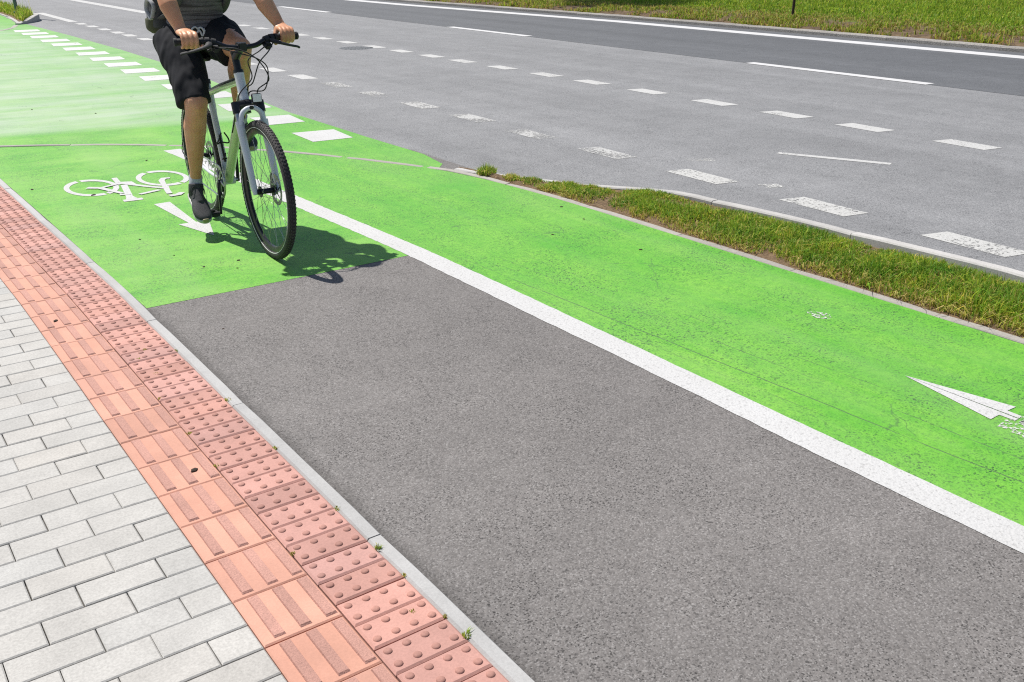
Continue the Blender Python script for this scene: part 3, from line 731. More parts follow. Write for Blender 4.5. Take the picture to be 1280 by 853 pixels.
from_arrays('crown', V.tolist(), [(i, i + 1, i + 2, i + 3) for i in range(0, 4 * n, 4)], M['blade'], C, tr)

# ------------------------------------------------------------------ bicycle (local frame: +X forward, +Y rider's left, +Z up)
HEAD = R(-92.0); LEAN = R(.2); WB = 1.0573
BM = Matrix.Translation((1.771 - WB * math.cos(HEAD), 4.570 - WB * math.sin(HEAD), 0)) @ Matrix.Rotation(HEAD, 4, 'Z') @ Matrix.Rotation(LEAN, 4, 'X')
WB = 1.0573; RW = .349
bike = empty('bicycle'); bike.matrix_world = BM
tag(bike, 'white and lime green trekking bicycle with black handlebar ridden on the green path', 'bicycle')
UA = Vector((-.3256, 0, .9455)); P0 = Vector((WB - .0425, 0, RW - .015))
def ax(t, f=0.0, l=0.0): return P0 + UA * t + Vector((.9455, 0, .3256)) * f + Vector((0, l, 0))
BB = Vector((.44, 0, .285)); RA = Vector((0, 0, RW)); FA = Vector((WB, 0, RW))

# wheels -----------------------------------------------------------
def make_wheel(name, c, rear=False):
    bm = bmesh.new()
    torus(bm, c, 0, .300, [(.018, .0105), (.012, .0125), (-.006, .011), (-.016, .006), (-.016, -.006), (-.006, -.011), (.012, -.0125), (.018, -.0105)], 96)
    w = obj(name, bm, M['black_metal'], bike, smooth=True)
    bm = bmesh.new(); prof = []
    for k in range(14):
        a = 2 * math.pi * k / 14; prof.append((.0205 * math.cos(a), .0205 * math.sin(a)))
    torus(bm, c, 0, RW - .0225, prof, 120, mi=0)
    for s in (-1, 1):       # pale reflective ring on each side wall
        torus(bm, c, 0, RW - .0335, [(.0016, s * .0182), (.0016, s * .0196), (-.0016, s * .0190), (-.0016, s * .0176)], 96, mi=2)
    for k in range(110):    # tread blocks
        a = 2 * math.pi * k / 110
        for j, (off, da, w_, ln) in enumerate(((0, 0, .008, .009), (.0095, .014, .006, .010), (-.0095, .014, .006, .010), (.0162, 0, .004, .008), (-.0162, 0, .004, .008))):
            b = math.asin(max(-1, min(1, off / .0205))); aa = a + da
            d = Vector((math.cos(aa), 0, math.sin(aa))); rr = RW - .0225 + .0205 * math.cos(b)
            rot = Matrix.Rotation(-aa, 3, 'Y') @ Matrix.Rotation(b, 3, 'Z')
            box(bm, Vector(c) + d * (rr + .0006) + Vector((0, off, 0)), (.0034, w_, ln), rot, mi=1)
    obj('tyre', bm, [M['rubber'], M['tread'], M['stripe']], w, smooth=True)
    bm = bmesh.new()
    cyl(bm, c + Vector((0, -.05, 0)), c + Vector((0, .05, 0)), .014, 16)
    for s in (-1, 1): cyl(bm, c + Vector((0, s * .030, 0)), c + Vector((0, s * .037, 0)), .027 if not rear else .03, 20)
    cyl(bm, c + Vector((0, -.066, 0)), c + Vector((0, .066, 0)), .006, 10)
    obj('hub', bm, M['black_metal'], w, smooth=True)
    bm = bmesh.new(); cyl(bm, (0, 0, 0), (1, 0, 0), .0011, 6)
    sp0 = None
    for k in range(32):
        a = 2 * math.pi * k / 32; s = 1 if k % 2 else -1; tw = (1 if (k // 2) % 2 else -1) * R(52)
        A = c + Vector((math.cos(a + tw) * .024, s * .034, math.sin(a + tw) * .024)); B = c + Vector((math.cos(a) * .288, s * .004, math.sin(a) * .288))
        if sp0 is None: o = sp0 = obj('spoke', bm, M['steel'], w)
        else: o = sp0.copy(); link(o, w)
        d = B - A; o.matrix_local = Matrix.Translation(A) @ d.to_track_quat('X', 'Z').to_matrix().to_4x4() @ Matrix.Diagonal((d.length, 1, 1, 1))
    bm = bmesh.new(); s = .048
    torus(bm, c + Vector((0, s, 0)), 0, .070, [(.010, .001), (.010, -.001), (-.010, -.001), (-.010, .001)], 60)
    for k in range(6):
        a = k * math.pi / 3; tube(bm, [c + Vector((math.cos(a) * .02, s, math.sin(a) * .02)), c + Vector((math.cos(a + .4) * .064, s, math.sin(a + .4) * .064))], .004, 6, flat=.35)
    cyl(bm, c + Vector((0, s - .002, 0)), c + Vector((0, s + .002, 0)), .024, 20)
    obj('brake_disc', bm, M['steel'], w, smooth=True)
    return w
fw = make_wheel('front_wheel', FA); rw = make_wheel('rear_wheel', RA, True)
bm = bmesh.new()
for k in range(7):
    r_ = .022 + .005 * k; torus(bm, RA + Vector((0, -.052 + .0035 * k, 0)), 0, r_, [(.003, .0009), (.003, -.0009), (-.008, -.0009), (-.008, .0009)], 36)
obj('cassette', bm, M['steel'], rw)

# frame -----------------------------------------------------------
seat_top = Vector((.262, 0, .800))
bm = bmesh.new()
tube(bm, [ax(.435), ax(.455), ax(.58), ax(.60)], [.027, .0245, .024, .026], 20)                                  # head tube
tube(bm, [BB, BB.lerp(seat_top, .5), seat_top], [.020, .0175, .0165], 18)
tube(bm, [ax(.50, -.01), BB.lerp(ax(.50), .5), BB + Vector((.01, 0, .006))], [.024, .026, .025], 18, flat=1.0, mi=1)  # down tube in lime
tube(bm, [ax(.565, -.012), Vector((.52, 0, .80)), Vector((.283, 0, .742))], [.020, .0185, .0165], 18, mi=1)
tube(bm, [ax(.565, -.012) + Vector((0, 0, .004)), Vector((.52, 0, .8045)), Vector((.283, 0, .7455))], [.0195, .0178, .016], 18, mi=2)
for s in (-1, 1):
    tube(bm, [BB + Vector((-.02, s * .025, .0)), Vector((.24, s * .040, .30)), Vector((.02, s * .064, RW - .005))], [.012, .010, .008], 12, 4, mi=0)
    tube(bm, [Vector((.285, s * .014, .735)), Vector((.2, s * .045, .60)), Vector((.015, s * .064, RW + .012))], [.009, .008, .008], 12, 4, mi=0)
    box(bm, Vector((.008, s * .066, RW + .002)), (.05, .006, .045), bev=.002, mi=2)
cyl(bm, BB + Vector((0, -.036, 0)), BB + Vector((0, .036, 0)), .023, 20, mi=0)
for a_, b_ in ((.30, .62),):                                                                                         # dark flash on the down tube
    A = BB.lerp(ax(.50, -.01), a_); B = BB.lerp(ax(.50, -.01), b_)
    fn = Vector((.79, -.20, -.62)).normalized(); tube(bm, [A + fn * .018, A.lerp(B, .5) + fn * .0165, B + fn * .018], [.005, .0115, .005], 12, flat=1.0, mi=2)
obj('frame', bm, [M['frame_white'], M['frame_lime'], M['black_metal']], bike, smooth=True)
bm = bmesh.new(); tube(bm, [seat_top - Vector((-.005, 0, .03)), seat_top + Vector((-.035, 0, .115))], .0135, 16); cyl(bm, seat_top + Vector((.003, 0, -.012)), seat_top + Vector((-.004, 0, .012)), .021, 16)
obj('seat_post', bm, M['black_metal'], bike, smooth=True)
bm = bmesh.new()
loft(bm, [((.345, 0, .928), (0, .012, 0), (0, 0, .010)), ((.30, 0, .930), (0, .022, 0), (0, 0, .018)), ((.22, 0, .928), (0, .040, 0), (0, 0, .024)), ((.13, 0, .930), (0, .070, 0), (0, 0, .028)), ((.085, 0, .935), (0, .066, 0), (0, 0, .024)), ((.07, 0, .938), (0, .04, 0), (0, 0, .012))], 20)
obj('saddle', bm, M['black_plastic'], bike, smooth=True)

# fork -----------------------------------------------------------
bm = bmesh.new()
def fk(t, f, l): return FA + UA * t + Vector((.9455, 0, .3256)) * f + Vector((0, l, 0))
for s in (-1, 1):
    L = s * .062
    tube(bm, [fk(-.012, .0, L), fk(.03, -.002, L), fk(.16, -.004, L), fk(.30, -.006, L), fk(.355, -.006, L)], [.011, .0165, .0185, .021, .0225], 18, mi=0)
    tube(bm, [fk(.34, -.006, L), fk(.425, -.008, L)], .0145, 16, mi=2)
    cyl(bm, fk(.395, -.008, L), fk(.452, -.009, L), .0215, 18, mi=1)
tube(bm, [fk(.335, .006, -.062), fk(.385, .016, -.050), fk(.408, .024, -.025), fk(.412, .026, 0), fk(.408, .024, .025), fk(.385, .016, .050), fk(.335, .006, .062)], [.013, .013, .012, .0115, .012, .013, .013], 14, 4, mi=0)
box(bm, fk(.412, .036, 0), (.012, .022, .016), bev=.003, mi=1)
tube(bm, [fk(.435, -.008, -.066), fk(.440, -.022, -.03), fk(.442, -.028, 0), fk(.440, -.022, .03), fk(.435, -.008, .066)], [.019, .022, .024, .022, .019], 16, 4, mi=1)
tube(bm, [ax(.40), ax(.445)], .021, 16, mi=1)
obj('fork', bm, [M['frame_white'], M['black_metal'], M['steel']], bike, smooth=True)
bm = bmesh.new(); box(bm, FA + Vector((-.055, .062, .045)), (.05, .028, .05), Matrix.Rotation(.5, 3, 'Y'), .006)
obj('brake_caliper', bm, M['black_metal'], bike, smooth=True)
# square front reflector on its bracket (rider's left of the head tube)
refl_c = ax(.455, .085, .034)
bm = bmesh.new(); rot = Matrix.Rotation(R(-6), 3, 'Y'); box(bm, refl_c, (.014, .052, .046), rot, .004, 1); box(bm, refl_c + Vector((.0085, 0, .002)), (.004, .044, .038), rot, .0015, 0)
rf = obj('reflector', bm, [M['clear'], M['black_plastic']], bike, smooth=True)
bm = bmesh.new(); tube(bm, [ax(.445, .02, .01), ax(.44, .05, .025), refl_c + Vector((-.006, 0, -.006))], .004, 8, 3); obj('bracket', bm, M['steel'], rf, smooth=True)

# stem and handlebar ------------------------------------------------
bm = bmesh.new()
cyl(bm, ax(.598), ax(.615), .026, 18); cyl(bm, ax(.613), ax(.70), .0185, 18); cyl(bm, ax(.698), ax(.706), .020, 18)
HB = Vector((WB - .196, .013, 1.030))
tube(bm, [ax(.675), HB], [.020, .018], 16); cyl(bm, HB + Vector((0, -.022, 0)), HB + Vector((0, .022, 0)), .0235, 18)
box(bm, HB + Vector((.018, 0, .002)), (.018, .04, .036), None, .004)
obj('stem', bm, M['black_metal'], bike, smooth=True)
def barp(l):
    a = abs(l); return HB + Vector((-.045 * max(0, (a - .07) / .24) ** 1.2, l, .036 * (1 / (1 + math.exp(-(a - .105) / .018))) - .0003))
bm = bmesh.new(); tube(bm, [barp(l) for l in np.linspace(-.303, .303, 61)], .0125, 14)
hbar = obj('handlebar', bm, M['black_metal'], bike, smooth=True)
for s in (-1, 1):
    bm = bmesh.new(); tube(bm, [barp(s * l) for l in np.linspace(.182, .308, 10)], [.0165] * 9 + [.0165], 16)
    tube(bm, [barp(s * .300), barp(s * .311)], .0195, 16); tube(bm, [barp(s * .178), barp(s * .188)], .0195, 16)
    obj('grip', bm, M['black_plastic'], hbar, smooth=True)
    bm = bmesh.new()
    tube(bm, [barp(s * .152), barp(s * .172)], .020, 14)
    tube(bm, [barp(s * .158) + Vector((.012, 0, -.008)), barp(s * .158) + Vector((.040, s * .01, -.014)), barp(s * .195) + Vector((.062, 0, -.024)), barp(s * .245) + Vector((.064, 0, -.038)), barp(s * .288) + Vector((.052, 0, -.048)), barp(s * .297) + Vector((.046, 0, -.052))], [.011, .011, .0075, .006, .0055, .0065], 10, 4, flat=1.5)
    obj('brake_lever', bm, M['black_plastic'], hbar, smooth=True)
    bm = bmesh.new(); box(bm, barp(s * .132) + Vector((.016, 0, -.026)), (.052, .040, .034), Matrix.Rotation(.35, 3, 'Y'), .010)
    tube(bm, [barp(s * .124), barp(s * .144)], .0185, 14); tube(bm, [barp(s * .132) + Vector((.0, 0, -.03)), barp(s * .16) + Vector((-.012, 0, -.045))], [.008, .006], 10)
    obj('shifter', bm, M['black_plastic'], hbar, smooth=True)
cabs = [[barp(-.125) + Vector((.03, 0, -.02)), HB + Vector((.085, -.05, .0)), HB + Vector((.11, .035, -.05)), HB + Vector((.085, .095, -.15)), ax(.50, .055, .06), ax(.44, .03, .066), fk(.20, -.02, .084), FA + Vector((-.05, .066, .075))],
        [barp(.125) + Vector((.03, 0, -.02)), HB + Vector((.085, .06, -.015)), HB + Vector((.095, -.005, -.055)), HB + Vector((.08, .01, -.14)), ax(.50, .028, -.022), ax(.46, -.035, -.028), BB.lerp(ax(.5), .6) + Vector((0, -.026, -.01))],
        [barp(.165) + Vector((.03, 0, -.012)), HB + Vector((.085, .105, -.02)), HB + Vector((.105, .045, -.07)), HB + Vector((.085, .012, -.16)), ax(.52, .030, .020), ax(.48, -.03, .03), BB.lerp(ax(.5), .65) + Vector((0, .027, 0))],
        [barp(-.165) + Vector((.03, 0, -.012)), HB + Vector((.085, -.06, -.015)), HB + Vector((.12, .03, -.045)), HB + Vector((.10, .088, -.10)), HB + Vector((.08, .07, -.20)), ax(.50, .03, .03), ax(.47, -.03, .028), BB.lerp(ax(.5), .62) + Vector((0, .024, .012))]]
for pts in cabs:
    bm = bmesh.new(); tube(bm, pts, .0030, 8, 8); obj('cable', bm, M['black_plastic'], bike, smooth=True)

# drive train -------------------------------------------------------
CA = R(-84)      # right crank almost straight down
def cr(side, k=1.0): 
    d = Vector((math.cos(CA), 0, math.sin(CA))) * (.170 * k); return BB + (d if side < 0 else -d) + Vector((0, side * (.055 + .012 * k), 0))
bm = bmesh.new(); cB = BB + Vector((0, -.048, 0))
torus(bm, cB, 0, .088, [(.004, .0012), (.004, -.0012), (-.012, -.0016), (-.012, .0016)], 80)
torus(bm, cB + Vector((0, .008, 0)), 0, .072, [(.004, .0012), (.004, -.0012), (-.01, -.0016), (-.01, .0016)], 60)
for k in range(5):
    a = CA + k * 2 * math.pi / 5; tube(bm, [cB, cB + Vector((math.cos(a) * .078, 0, math.sin(a) * .078))], [.011, .007], 8, flat=.5)
cyl(bm, BB + Vector((0, -.062, 0)), BB + Vector((0, .062, 0)), .012, 14)
ck = obj('crankset', bm, M['steel'], bike, smooth=True)
for s in (-1, 1):
    bm = bmesh.new(); tube(bm, [cr(s, -.06), cr(s, .1), cr(s, .9), cr(s, 1.06)], [.012, .0155, .011, .010], 12, flat=.6)
    obj('crank_arm', bm, M['black_metal'], ck, smooth=True)
    bm = bmesh.new(); pc = cr(s) + Vector((0, s * .058, 0))
    cyl(bm, cr(s), pc + Vector((0, s * .045, 0)), .006, 10)
    for o_ in (-.036, .036): box(bm, pc + Vector((o_, 0, 0)), (.014, .082, .022), bev=.004)
    for o_ in (-.038, 0, .038): box(bm, pc + Vector((0, o_, 0)), (.07, .010, .018), bev=.003)
    obj('pedal', bm, M['black_plastic'], ck, smooth=True)
bm = bmesh.new(); rr = .030; cc = []
for k in range(17): a = -math.pi / 2 + math.pi * k / 16; cc.append(cB + Vector((math.cos(a) * .09, 0, math.sin(a) * .09)))
for k in range(13): a = math.pi / 2 + math.pi * k / 12; cc.append(Vector((0, -.046, RW)) + Vector((math.cos(a) * rr, 0, math.sin(a) * rr)))
cc += [Vector((.01, -.05, RW - .06)), Vector((.03, -.05, RW - .13)), Vector((.08, -.05, RW - .14)), cc[0]]
tube(bm, cc, .0038, 6, cap=False); obj('chain', bm, M['steel'], bike)
bm = bmesh.new()
box(bm, (.012, -.082, RW - .035), (.05, .032, .06), Matrix.Rotation(.3, 3, 'Y'), .010, 0)
for c_ in ((.015, -.052, RW - .075), (.055, -.052, RW - .135)):
    c_ = Vector(c_); cyl(bm, c_ + Vector((0, -.004, 0)), c_ + Vector((0, .004, 0)), .021, 18, mi=0)
    cyl(bm, c_ + Vector((0, -.007, 0)), c_ + Vector((0, .007, 0)), .008, 12, mi=1)
tube(bm, [(.012, -.062, RW - .07), (.058, -.062, RW - .14)], .011, 10, flat=.35, mi=1)
tube(bm, [(.0, -.085, RW - .01), (-.05, -.10, RW + .03), (-.04, -.085, RW + .10), (.04, -.06, RW + .10)], .0025, 6, 6, mi=0)
obj('derailleur', bm, [M['black_metal'], M['steel']], bike, smooth=True)
# wire bottle cage on the seat tube
bm = bmesh.new()
sd = (seat_top - BB).normalized(); fd = Vector((sd.z, 0, -sd.x))
b0 = BB + sd * .10 + fd * .020
tube(bm, [b0, b0 + sd * .15], .006, 8)
for s in (-1, 1):
    tube(bm, [b0 + sd * .02, b0 + sd * .012 + fd * .03 + Vector((0, s * .020, 0)), b0 + sd * .02 + fd * .055 + Vector((0, s * .014, 0)), b0 + sd * .04 + fd * .060 + Vector((0, s * .006, 0))], .0040, 8, 5)
    tube(bm, [b0 + sd * .11, b0 + sd * .098 + fd * .025 + Vector((0, s * .032, 0)), b0 + sd * .115 + fd * .058 + Vector((0, s * .026, 0)), b0 + sd * .15 + fd * .064 + Vector((0, s * .008, 0))], .0040, 8, 5)
obj('bottle_cage', bm, M['black_plastic'], bike, smooth=True)

# ------------------------------------------------------------------ rider (same local frame as the bicycle)
per = empty('person'); per.matrix_world = BM
tag(per, 'person in dark grey shirt, black shorts and black trainers riding the white bicycle', 'person')
V3 = Vector
hipR, hipL = V3((.235, -.120, 1.03)), V3((.235, .068, 1.045))
kneeR, kneeL = V3((.535, -.150, .735)), V3((.625, .085, 1.000))
ankR, ankL = V3((.400, -.168, .300)), V3((.375, .128, .600))
shR, shL = V3((.44, -.20, 1.44)), V3((.44, .165, 1.45))
elR, elL = V3((.675, -.272, 1.255)), V3((.680, .205, 1.245))
gR, gL = barp(-.248), barp(.252)
wrR = gR + V3((-.070, -.008, .052)); wrL = gL + V3((-.070, -.006, .052))
bm = bmesh.new()
# trunk
loft(bm, [((.20, -.022, .95), (0, .10, 0), (.07, 0, 0)), ((.22, -.022, 1.02), (0, .155, 0), (.10, 0, 0)), ((.27, -.02, 1.13), (0, .122, 0), (.095, 0, -.02)), ((.33, -.018, 1.25), (0, .134, 0), (.095, 0, -.03)), ((.39, -.016, 1.36), (0, .165, 0), (.10, 0, -.04)), ((.43, -.016, 1.44), (0, .150, 0), (.075, 0, -.03)), ((.445, -.016, 1.485), (0, .075, 0), (.06, 0, -.02)), ((.462, -.016, 1.54), (0, .055, 0), (.058, 0, -.015)), ((.485, -.016, 1.60), (0, .052, 0), (.055, 0, -.01))], 24)
# head: skull, jaw, nose, ears
hc = V3((.515, -.016, 1.665)); hr = Matrix.Rotation(R(8), 3, 'Y')
def H(x, y, z): return hc + hr @ V3((x, y, z))
ell(bm, H(-.008, 0, .035), (.098, .076, .088), hr, 24)
loft(bm, [(H(.0, 0, .03), (0, .072, 0), (.085, 0, 0)), (H(.012, 0, -.03), (0, .066, 0), (.078, 0, 0)), (H(.026, 0, -.075), (0, .052, 0), (.062, 0, 0)), (H(.040, 0, -.108), (0, .030, 0), (.036, 0, 0))], 20)
loft(bm, [(H(.088, 0, .030), (0, .008, 0), (.010, 0, 0)), (H(.100, 0, .0), (0, .012, 0), (.014, 0, 0)), (H(.104, 0, -.020), (0, .017, 0), (.018, 0, 0)), (H(.094, 0, -.030), (0, .012, 0), (.012, 0, 0))], 12)
for s in (-1, 1):
    ell(bm, H(-.008, s * .078, .0), (.019, .009, .031), hr @ Matrix.Rotation(s * .35, 3, 'Z'), 12)
    ell(bm, H(.080, s * .034, .034), (.018, .024, .008), hr, 12)
    ell(bm, H(.066, s * .046, -.012), (.020, .020, .018), hr, 12)
ell(bm, H(.080, 0, -.098), (.020, .022, .016), hr, 12)
# legs
for hip, kn, an, s in ((hipR, kneeR, ankR, -1), (hipL, kneeL, ankL, 1)):
    tube(bm, [hip, hip.lerp(kn, .45) + V3((0, 0, .010)), hip.lerp(kn, .85), kn], [.090, .082, .064, .061], 18, 4)
    d = (an - kn).normalized(); back = V3((-1, 0, 0)); back = (back - d * back.dot(d)).normalized()
    tube(bm, [kn, kn + d * .07, kn.lerp(an, .32) + back * .014, kn.lerp(an, .62) + back * .006, kn.lerp(an, .86), an], [.060, .055, .060, .045, .032, .030], 18, 4)
    tube(bm, [kn + d * .04 + back * .012, kn.lerp(an, .28) + back * .024 + V3((0, s * .004, 0)), kn.lerp(an, .58) + back * .012], [.036, .050, .024], 14, 4)
    ell(bm, kn, (.0605, .0605, .0605), None, 18)
    ell(bm, kn + V3((.0, 0, .0)) - back * .022 + d * .005, (.042, .042, .046), None, 14)
# arms and hands
def hand(sh, el, wr, g, s):
    tube(bm, [sh, sh.lerp(el, .3) + V3((0, s * .008, .01)), sh.lerp(el, .7), el], [.058, .052, .047, .041], 16, 4)
    ell(bm, el, (.041, .041, .041), None, 16)
    tube(bm, [el, el.lerp(wr, .22), el.lerp(wr, .6), el.lerp(wr, .9), wr], [.041, .0455, .037, .029, .0285], 16, 4)
    def bp(l, ang, r): 
        c = barp(l); a = R(ang); return c + V3((math.cos(a), 0, math.sin(a))) * r
    ls = [.215, .2365, .258, .278]                              # index .. little, outwards along the bar
    rad = [.0098, .0102, .0098, .0086]; tip = [-118, -126, -122, -108]
    kn = [bp(s * l, 92, .0375) + V3((.002, 0, 0)) for l in ls]
    for i in range(4):
        l = s * ls[i]; r0 = .0255 + (rad[i] - .009) * .5
        tube(bm, [wr.lerp(kn[i], .55), kn[i], bp(l, 58, r0 + .0105), bp(l, 18, r0 + .0075), bp(l, -28, r0 + .004), bp(l, -75, r0 + .002), bp(l, tip[i], r0)], [rad[i] * 1.15, rad[i] * 1.18, rad[i] * 1.05, rad[i], rad[i] * .95, rad[i] * .88, rad[i] * .75], 12, 3)
    mid = (kn[1] + kn[2]) * .5; lat = (kn[3] - kn[0]).normalized()
    up = (mid - wr).cross(lat).normalized(); up = up if up.z > 0 else -up
    loft(bm, [(wr, lat * .030, up * .022), (wr.lerp(mid, .4) - up * .004, lat * .037, up * .019), (wr.lerp(mid, .75) - up * .004, lat * .041, up * .0165), (mid - up * .003, lat * .040, up * .012)], 18)
    th = s * .188                                                # thumb wraps under the bar on the inner side
    tube(bm, [wr.lerp(kn[0], .25) - lat * .018, bp(s * .205, 160, .036), bp(s * .190, -150, .030), bp(s * .186, -85, .0285), bp(s * .189, -30, .0285)], [.0145, .0135, .0115, .0105, .0085], 12, 3)
hand(shR, elR, wrR, gR, -1); hand(shL, elL, wrL, gL, 1)
body_bm = remesh(bm, .0042, 3)
body = obj('body', body_bm, M['skin'], per, smooth=True)
for s in (-1, 1):
    bm = bmesh.new(); ell(bm, H(.076, s * .034, .019), (.0125, .0125, .0115), hr, 16, 0); ell(bm, H(.0845, s * .034, .018), (.0048, .0058, .0058), hr, 12, 1)
    obj('eye', bm, [M['eye_white'], M['iris']], body, smooth=True)
bm = bmesh.new(); tube(bm, [H(.086, -.024, -.058), H(.097, -.010, -.054), H(.098, 0, -.056), H(.097, .010, -.054), H(.086, .024, -.058)], [.003, .006, .006, .006, .003], 10, 4, flat=.7)
obj('mouth', bm, M['lip'], body, smooth=True)
bm = bmesh.new()
ell(bm, H(-.016, 0, .052), (.104, .084, .088), hr, 24); ell(bm, H(-.045, 0, .010), (.068, .080, .075), hr, 20)
for k in range(30):
    a = k * 2.399; ell(bm, H(-.01 + .06 * math.cos(a) * (k / 30) ** .5, .055 * math.sin(a) * (k / 30) ** .5, .128 - .03 * k / 30), (.026, .02, .014), None, 8)
hb = remesh(bm, .006, 1, lambda c: .005 * mnoise.noise(c * 60))
obj('hair', hb, M['hair'], per, smooth=True)

def folds(amp, sc, st=(1, 1, 1), seed=0):
    return lambda c: amp * (mnoise.noise(V3((c.x * sc * st[0] + seed, c.y * sc * st[1], c.z * sc * st[2]))) + .5 * mnoise.noise(V3((c.x * sc * 2.3 * st[0], c.y * sc * 2.3 * st[1] + seed, c.z * sc * 2.3 * st[2]))))
# shorts: baggy, one piece with a flared hem over each knee
bm = bmesh.new()
loft(bm, [((.17, -.025, .945), (0, .120, 0), (.09, 0, 0)), ((.20, -.030, .985), (0, .174, 0), (.122, 0, 0)), ((.235, -.030, 1.045), (0, .170, 0), (.125, 0, -.02)), ((.265, -.026, 1.105), (0, .150, 0), (.112, 0, -.02)), ((.275, -.024, 1.135), (0, .140, 0), (.108, 0, -.02))], 26, 2.3)
hemR = hipR.lerp(kneeR, 1.0) + V3((-.004, 0, -.012)); dR = (kneeR - hipR).normalized()
def leg(hip, pts, r, nrm_end, ref):
    tube(bm, [hip] + pts, r, 24, 4, ref=ref)
leg(hipR + V3((-.02, -.012, .0)), [hipR.lerp(kneeR, .28) + V3((.0, -.010, .004)), hipR.lerp(kneeR, .60) + V3((.0, -.002, -.006)), hipR.lerp(kneeR, .84) + V3((-.006, 0, -.014)), hipR.lerp(kneeR, .96) + V3((-.012, 0, -.022))], [.112, .106, .097, .089, .086], None, (0, 1, 0))
leg(hipL + V3((-.02, .012, 0)), [hipL.lerp(kneeL, .35) + V3((0, .008, -.004)), hipL.lerp(kneeL, .60) + V3((0, .002, -.018)), hipL.lerp(kneeL, .79) + V3((-.012, 0, -.030))], [.120, .112, .100, .092], None, (0, 1, 0))
shb = remesh(bm, .0065, 3, folds(.0115, 11, (1.2, 1.5, .55), 3))
sh = obj('shorts', shb, M['shorts'], per, smooth=True)
bm = bmesh.new(); kc = V3((.388, -.052, 1.085))
for pts in ([(0, .006, 0), (.006, -.014, .014), (.010, -.032, .004), (.010, -.030, -.012), (.010, -.012, -.016), (.008, .004, -.004)], [(0, 0, .004), (.008, .016, .010), (.012, .027, -.004), (.010, .026, -.024), (.008, .018, -.030), (.006, .012, -.012), (.006, .004, .0)], [(.010, .030, .004), (.014, .034, -.016), (.012, .033, -.040)]):
    tube(bm, [kc + V3(p) for p in pts], .0050, 8, 5)
obj('drawstring', bm, M['cord'], sh, smooth=True)
# shirt with short sleeves
bm = bmesh.new()
loft(bm, [((.268, -.024, 1.108), (0, .152, 0), (.118, 0, -.02)), ((.275, -.024, 1.125), (0, .149, 0), (.116, 0, -.02)), ((.29, -.022, 1.17), (0, .143, 0), (.108, 0, -.025)), ((.335, -.018, 1.26), (0, .152, 0), (.113, 0, -.035)), ((.395, -.016, 1.37), (0, .178, 0), (.113, 0, -.045)), ((.432, -.016, 1.45), (0, .165, 0), (.088, 0, -.035)), ((.445, -.016, 1.49), (0, .085, 0), (.068, 0, -.02)), ((.450, -.016, 1.505), (0, .070, 0), (.066, 0, -.02))], 28, 2.2)
for a, b in ((shR, elR), (shL, elL)):
    tube(bm, [a + (a - b) * .18, a, a.lerp(b, .3), a.lerp(b, .62)], [.055, .070, .068, .063], 18, 4)
sb = remesh(bm, .0065, 3, folds(.0065, 9, (1, .8, 3.2), 8))
obj('shirt', sb, M['shirt'], per, smooth=True)
# shoes and socks
def shoe(an, toe, heel, s):
    f = (toe - heel); L = f.length; f.normalize(); lat = V3((0, 1, 0)); up = f.cross(lat).normalized(); up = up if up.z > 0 else -up
    Q = lambda a, b, c: heel + f * (a * L) + up * b + lat * c
    bm = bmesh.new()
    loft(bm, [(Q(.0, .030, 0), lat * .020, up * .018), (Q(.04, .034, 0), lat * .031, up * .030), (Q(.20, .040, 0), lat * .036, up * .038), (Q(.42, .040, 0), lat * .038, up * .036), (Q(.62, .033, s * .003), lat * .047, up * .031), (Q(.80, .026, s * .003), lat * .048, up * .023), (Q(.94, .020, 0), lat * .035, up * .017), (Q(1.0, .016, 0), lat * .020, up * .010)], 22, 2.3)
    ank = Q(.20, .095, 0)
    tube(bm, [Q(.22, .03, 0), Q(.22, .075, 0), ank + (an - ank) * .42], [.040, .041, .039], 18, 3)
    tube(bm, [Q(.28, .085, 0), Q(.42, .066, 0), Q(.58, .050, 0)], [.026, .028, .024], 14, 3)
    b = remesh(bm, .0045, 3)
    so = obj('shoe', b, M['shoe'], per, smooth=True)
    bm = bmesh.new()
    ring = [(0, .030), (.03, .034), (.2, .037), (.42, .037), (.62, .046), (.8, .047), (.94, .037), (1.0, .022), (1.015, .010)]
    loft(bm, [(Q(a, .004 + .006 * max(0, (a - .75)) * 4, 0), lat * w, up * .012) for a, w in ring], 20, 4.0)
    obj('sole', bm, M['sole'], so, smooth=True)
    bm = bmesh.new(); loft(bm, [(Q(.95, .012, 0), lat * .022, up * .010), (Q(1.0, .016, 0), lat * .019, up * .012), (Q(1.02, .016, 0), lat * .012, up * .010)], 14, 3); obj('toe_cap', bm, M['gum'], so, smooth=True)
    bm = bmesh.new()
    for k in range(5):
        a = .34 + k * .065; h = .092 - k * .0085
        tube(bm, [Q(a, h - .012, -.026), Q(a + .02, h + .003, 0), Q(a, h - .012, .026)], .0026, 6, 4)
    for q in (-1, 1): tube(bm, [Q(.33, .098, 0), Q(.30, .112, q * .022), Q(.36, .094, q * .034), Q(.40, .07, q * .036)], .0024, 6, 5)
    obj('laces', bm, M['black_plastic'], so, smooth=True)
    bm = bmesh.new(); tube(bm, [Q(.20, .045, 0), an.lerp(Q(.22, .08, 0), .35), an + (an - Q(.22, .08, 0)).normalized() * .026], [.036, .0355, .0365], 18, 3)
    obj('sock', bm, M['sock'], per, smooth=True)
pR = cr(-1) + V3((0, -.058, 0)); pL = cr(1) + V3((0, .058, 0))
shoe(ankR, V3((pR.x + .115, -.190, .100)), V3((pR.x - .128, -.172, .205)), -1)
shoe(ankL, V3((pL.x + .120, .118, .452)), V3((pL.x - .135, .130, .500)), 1)

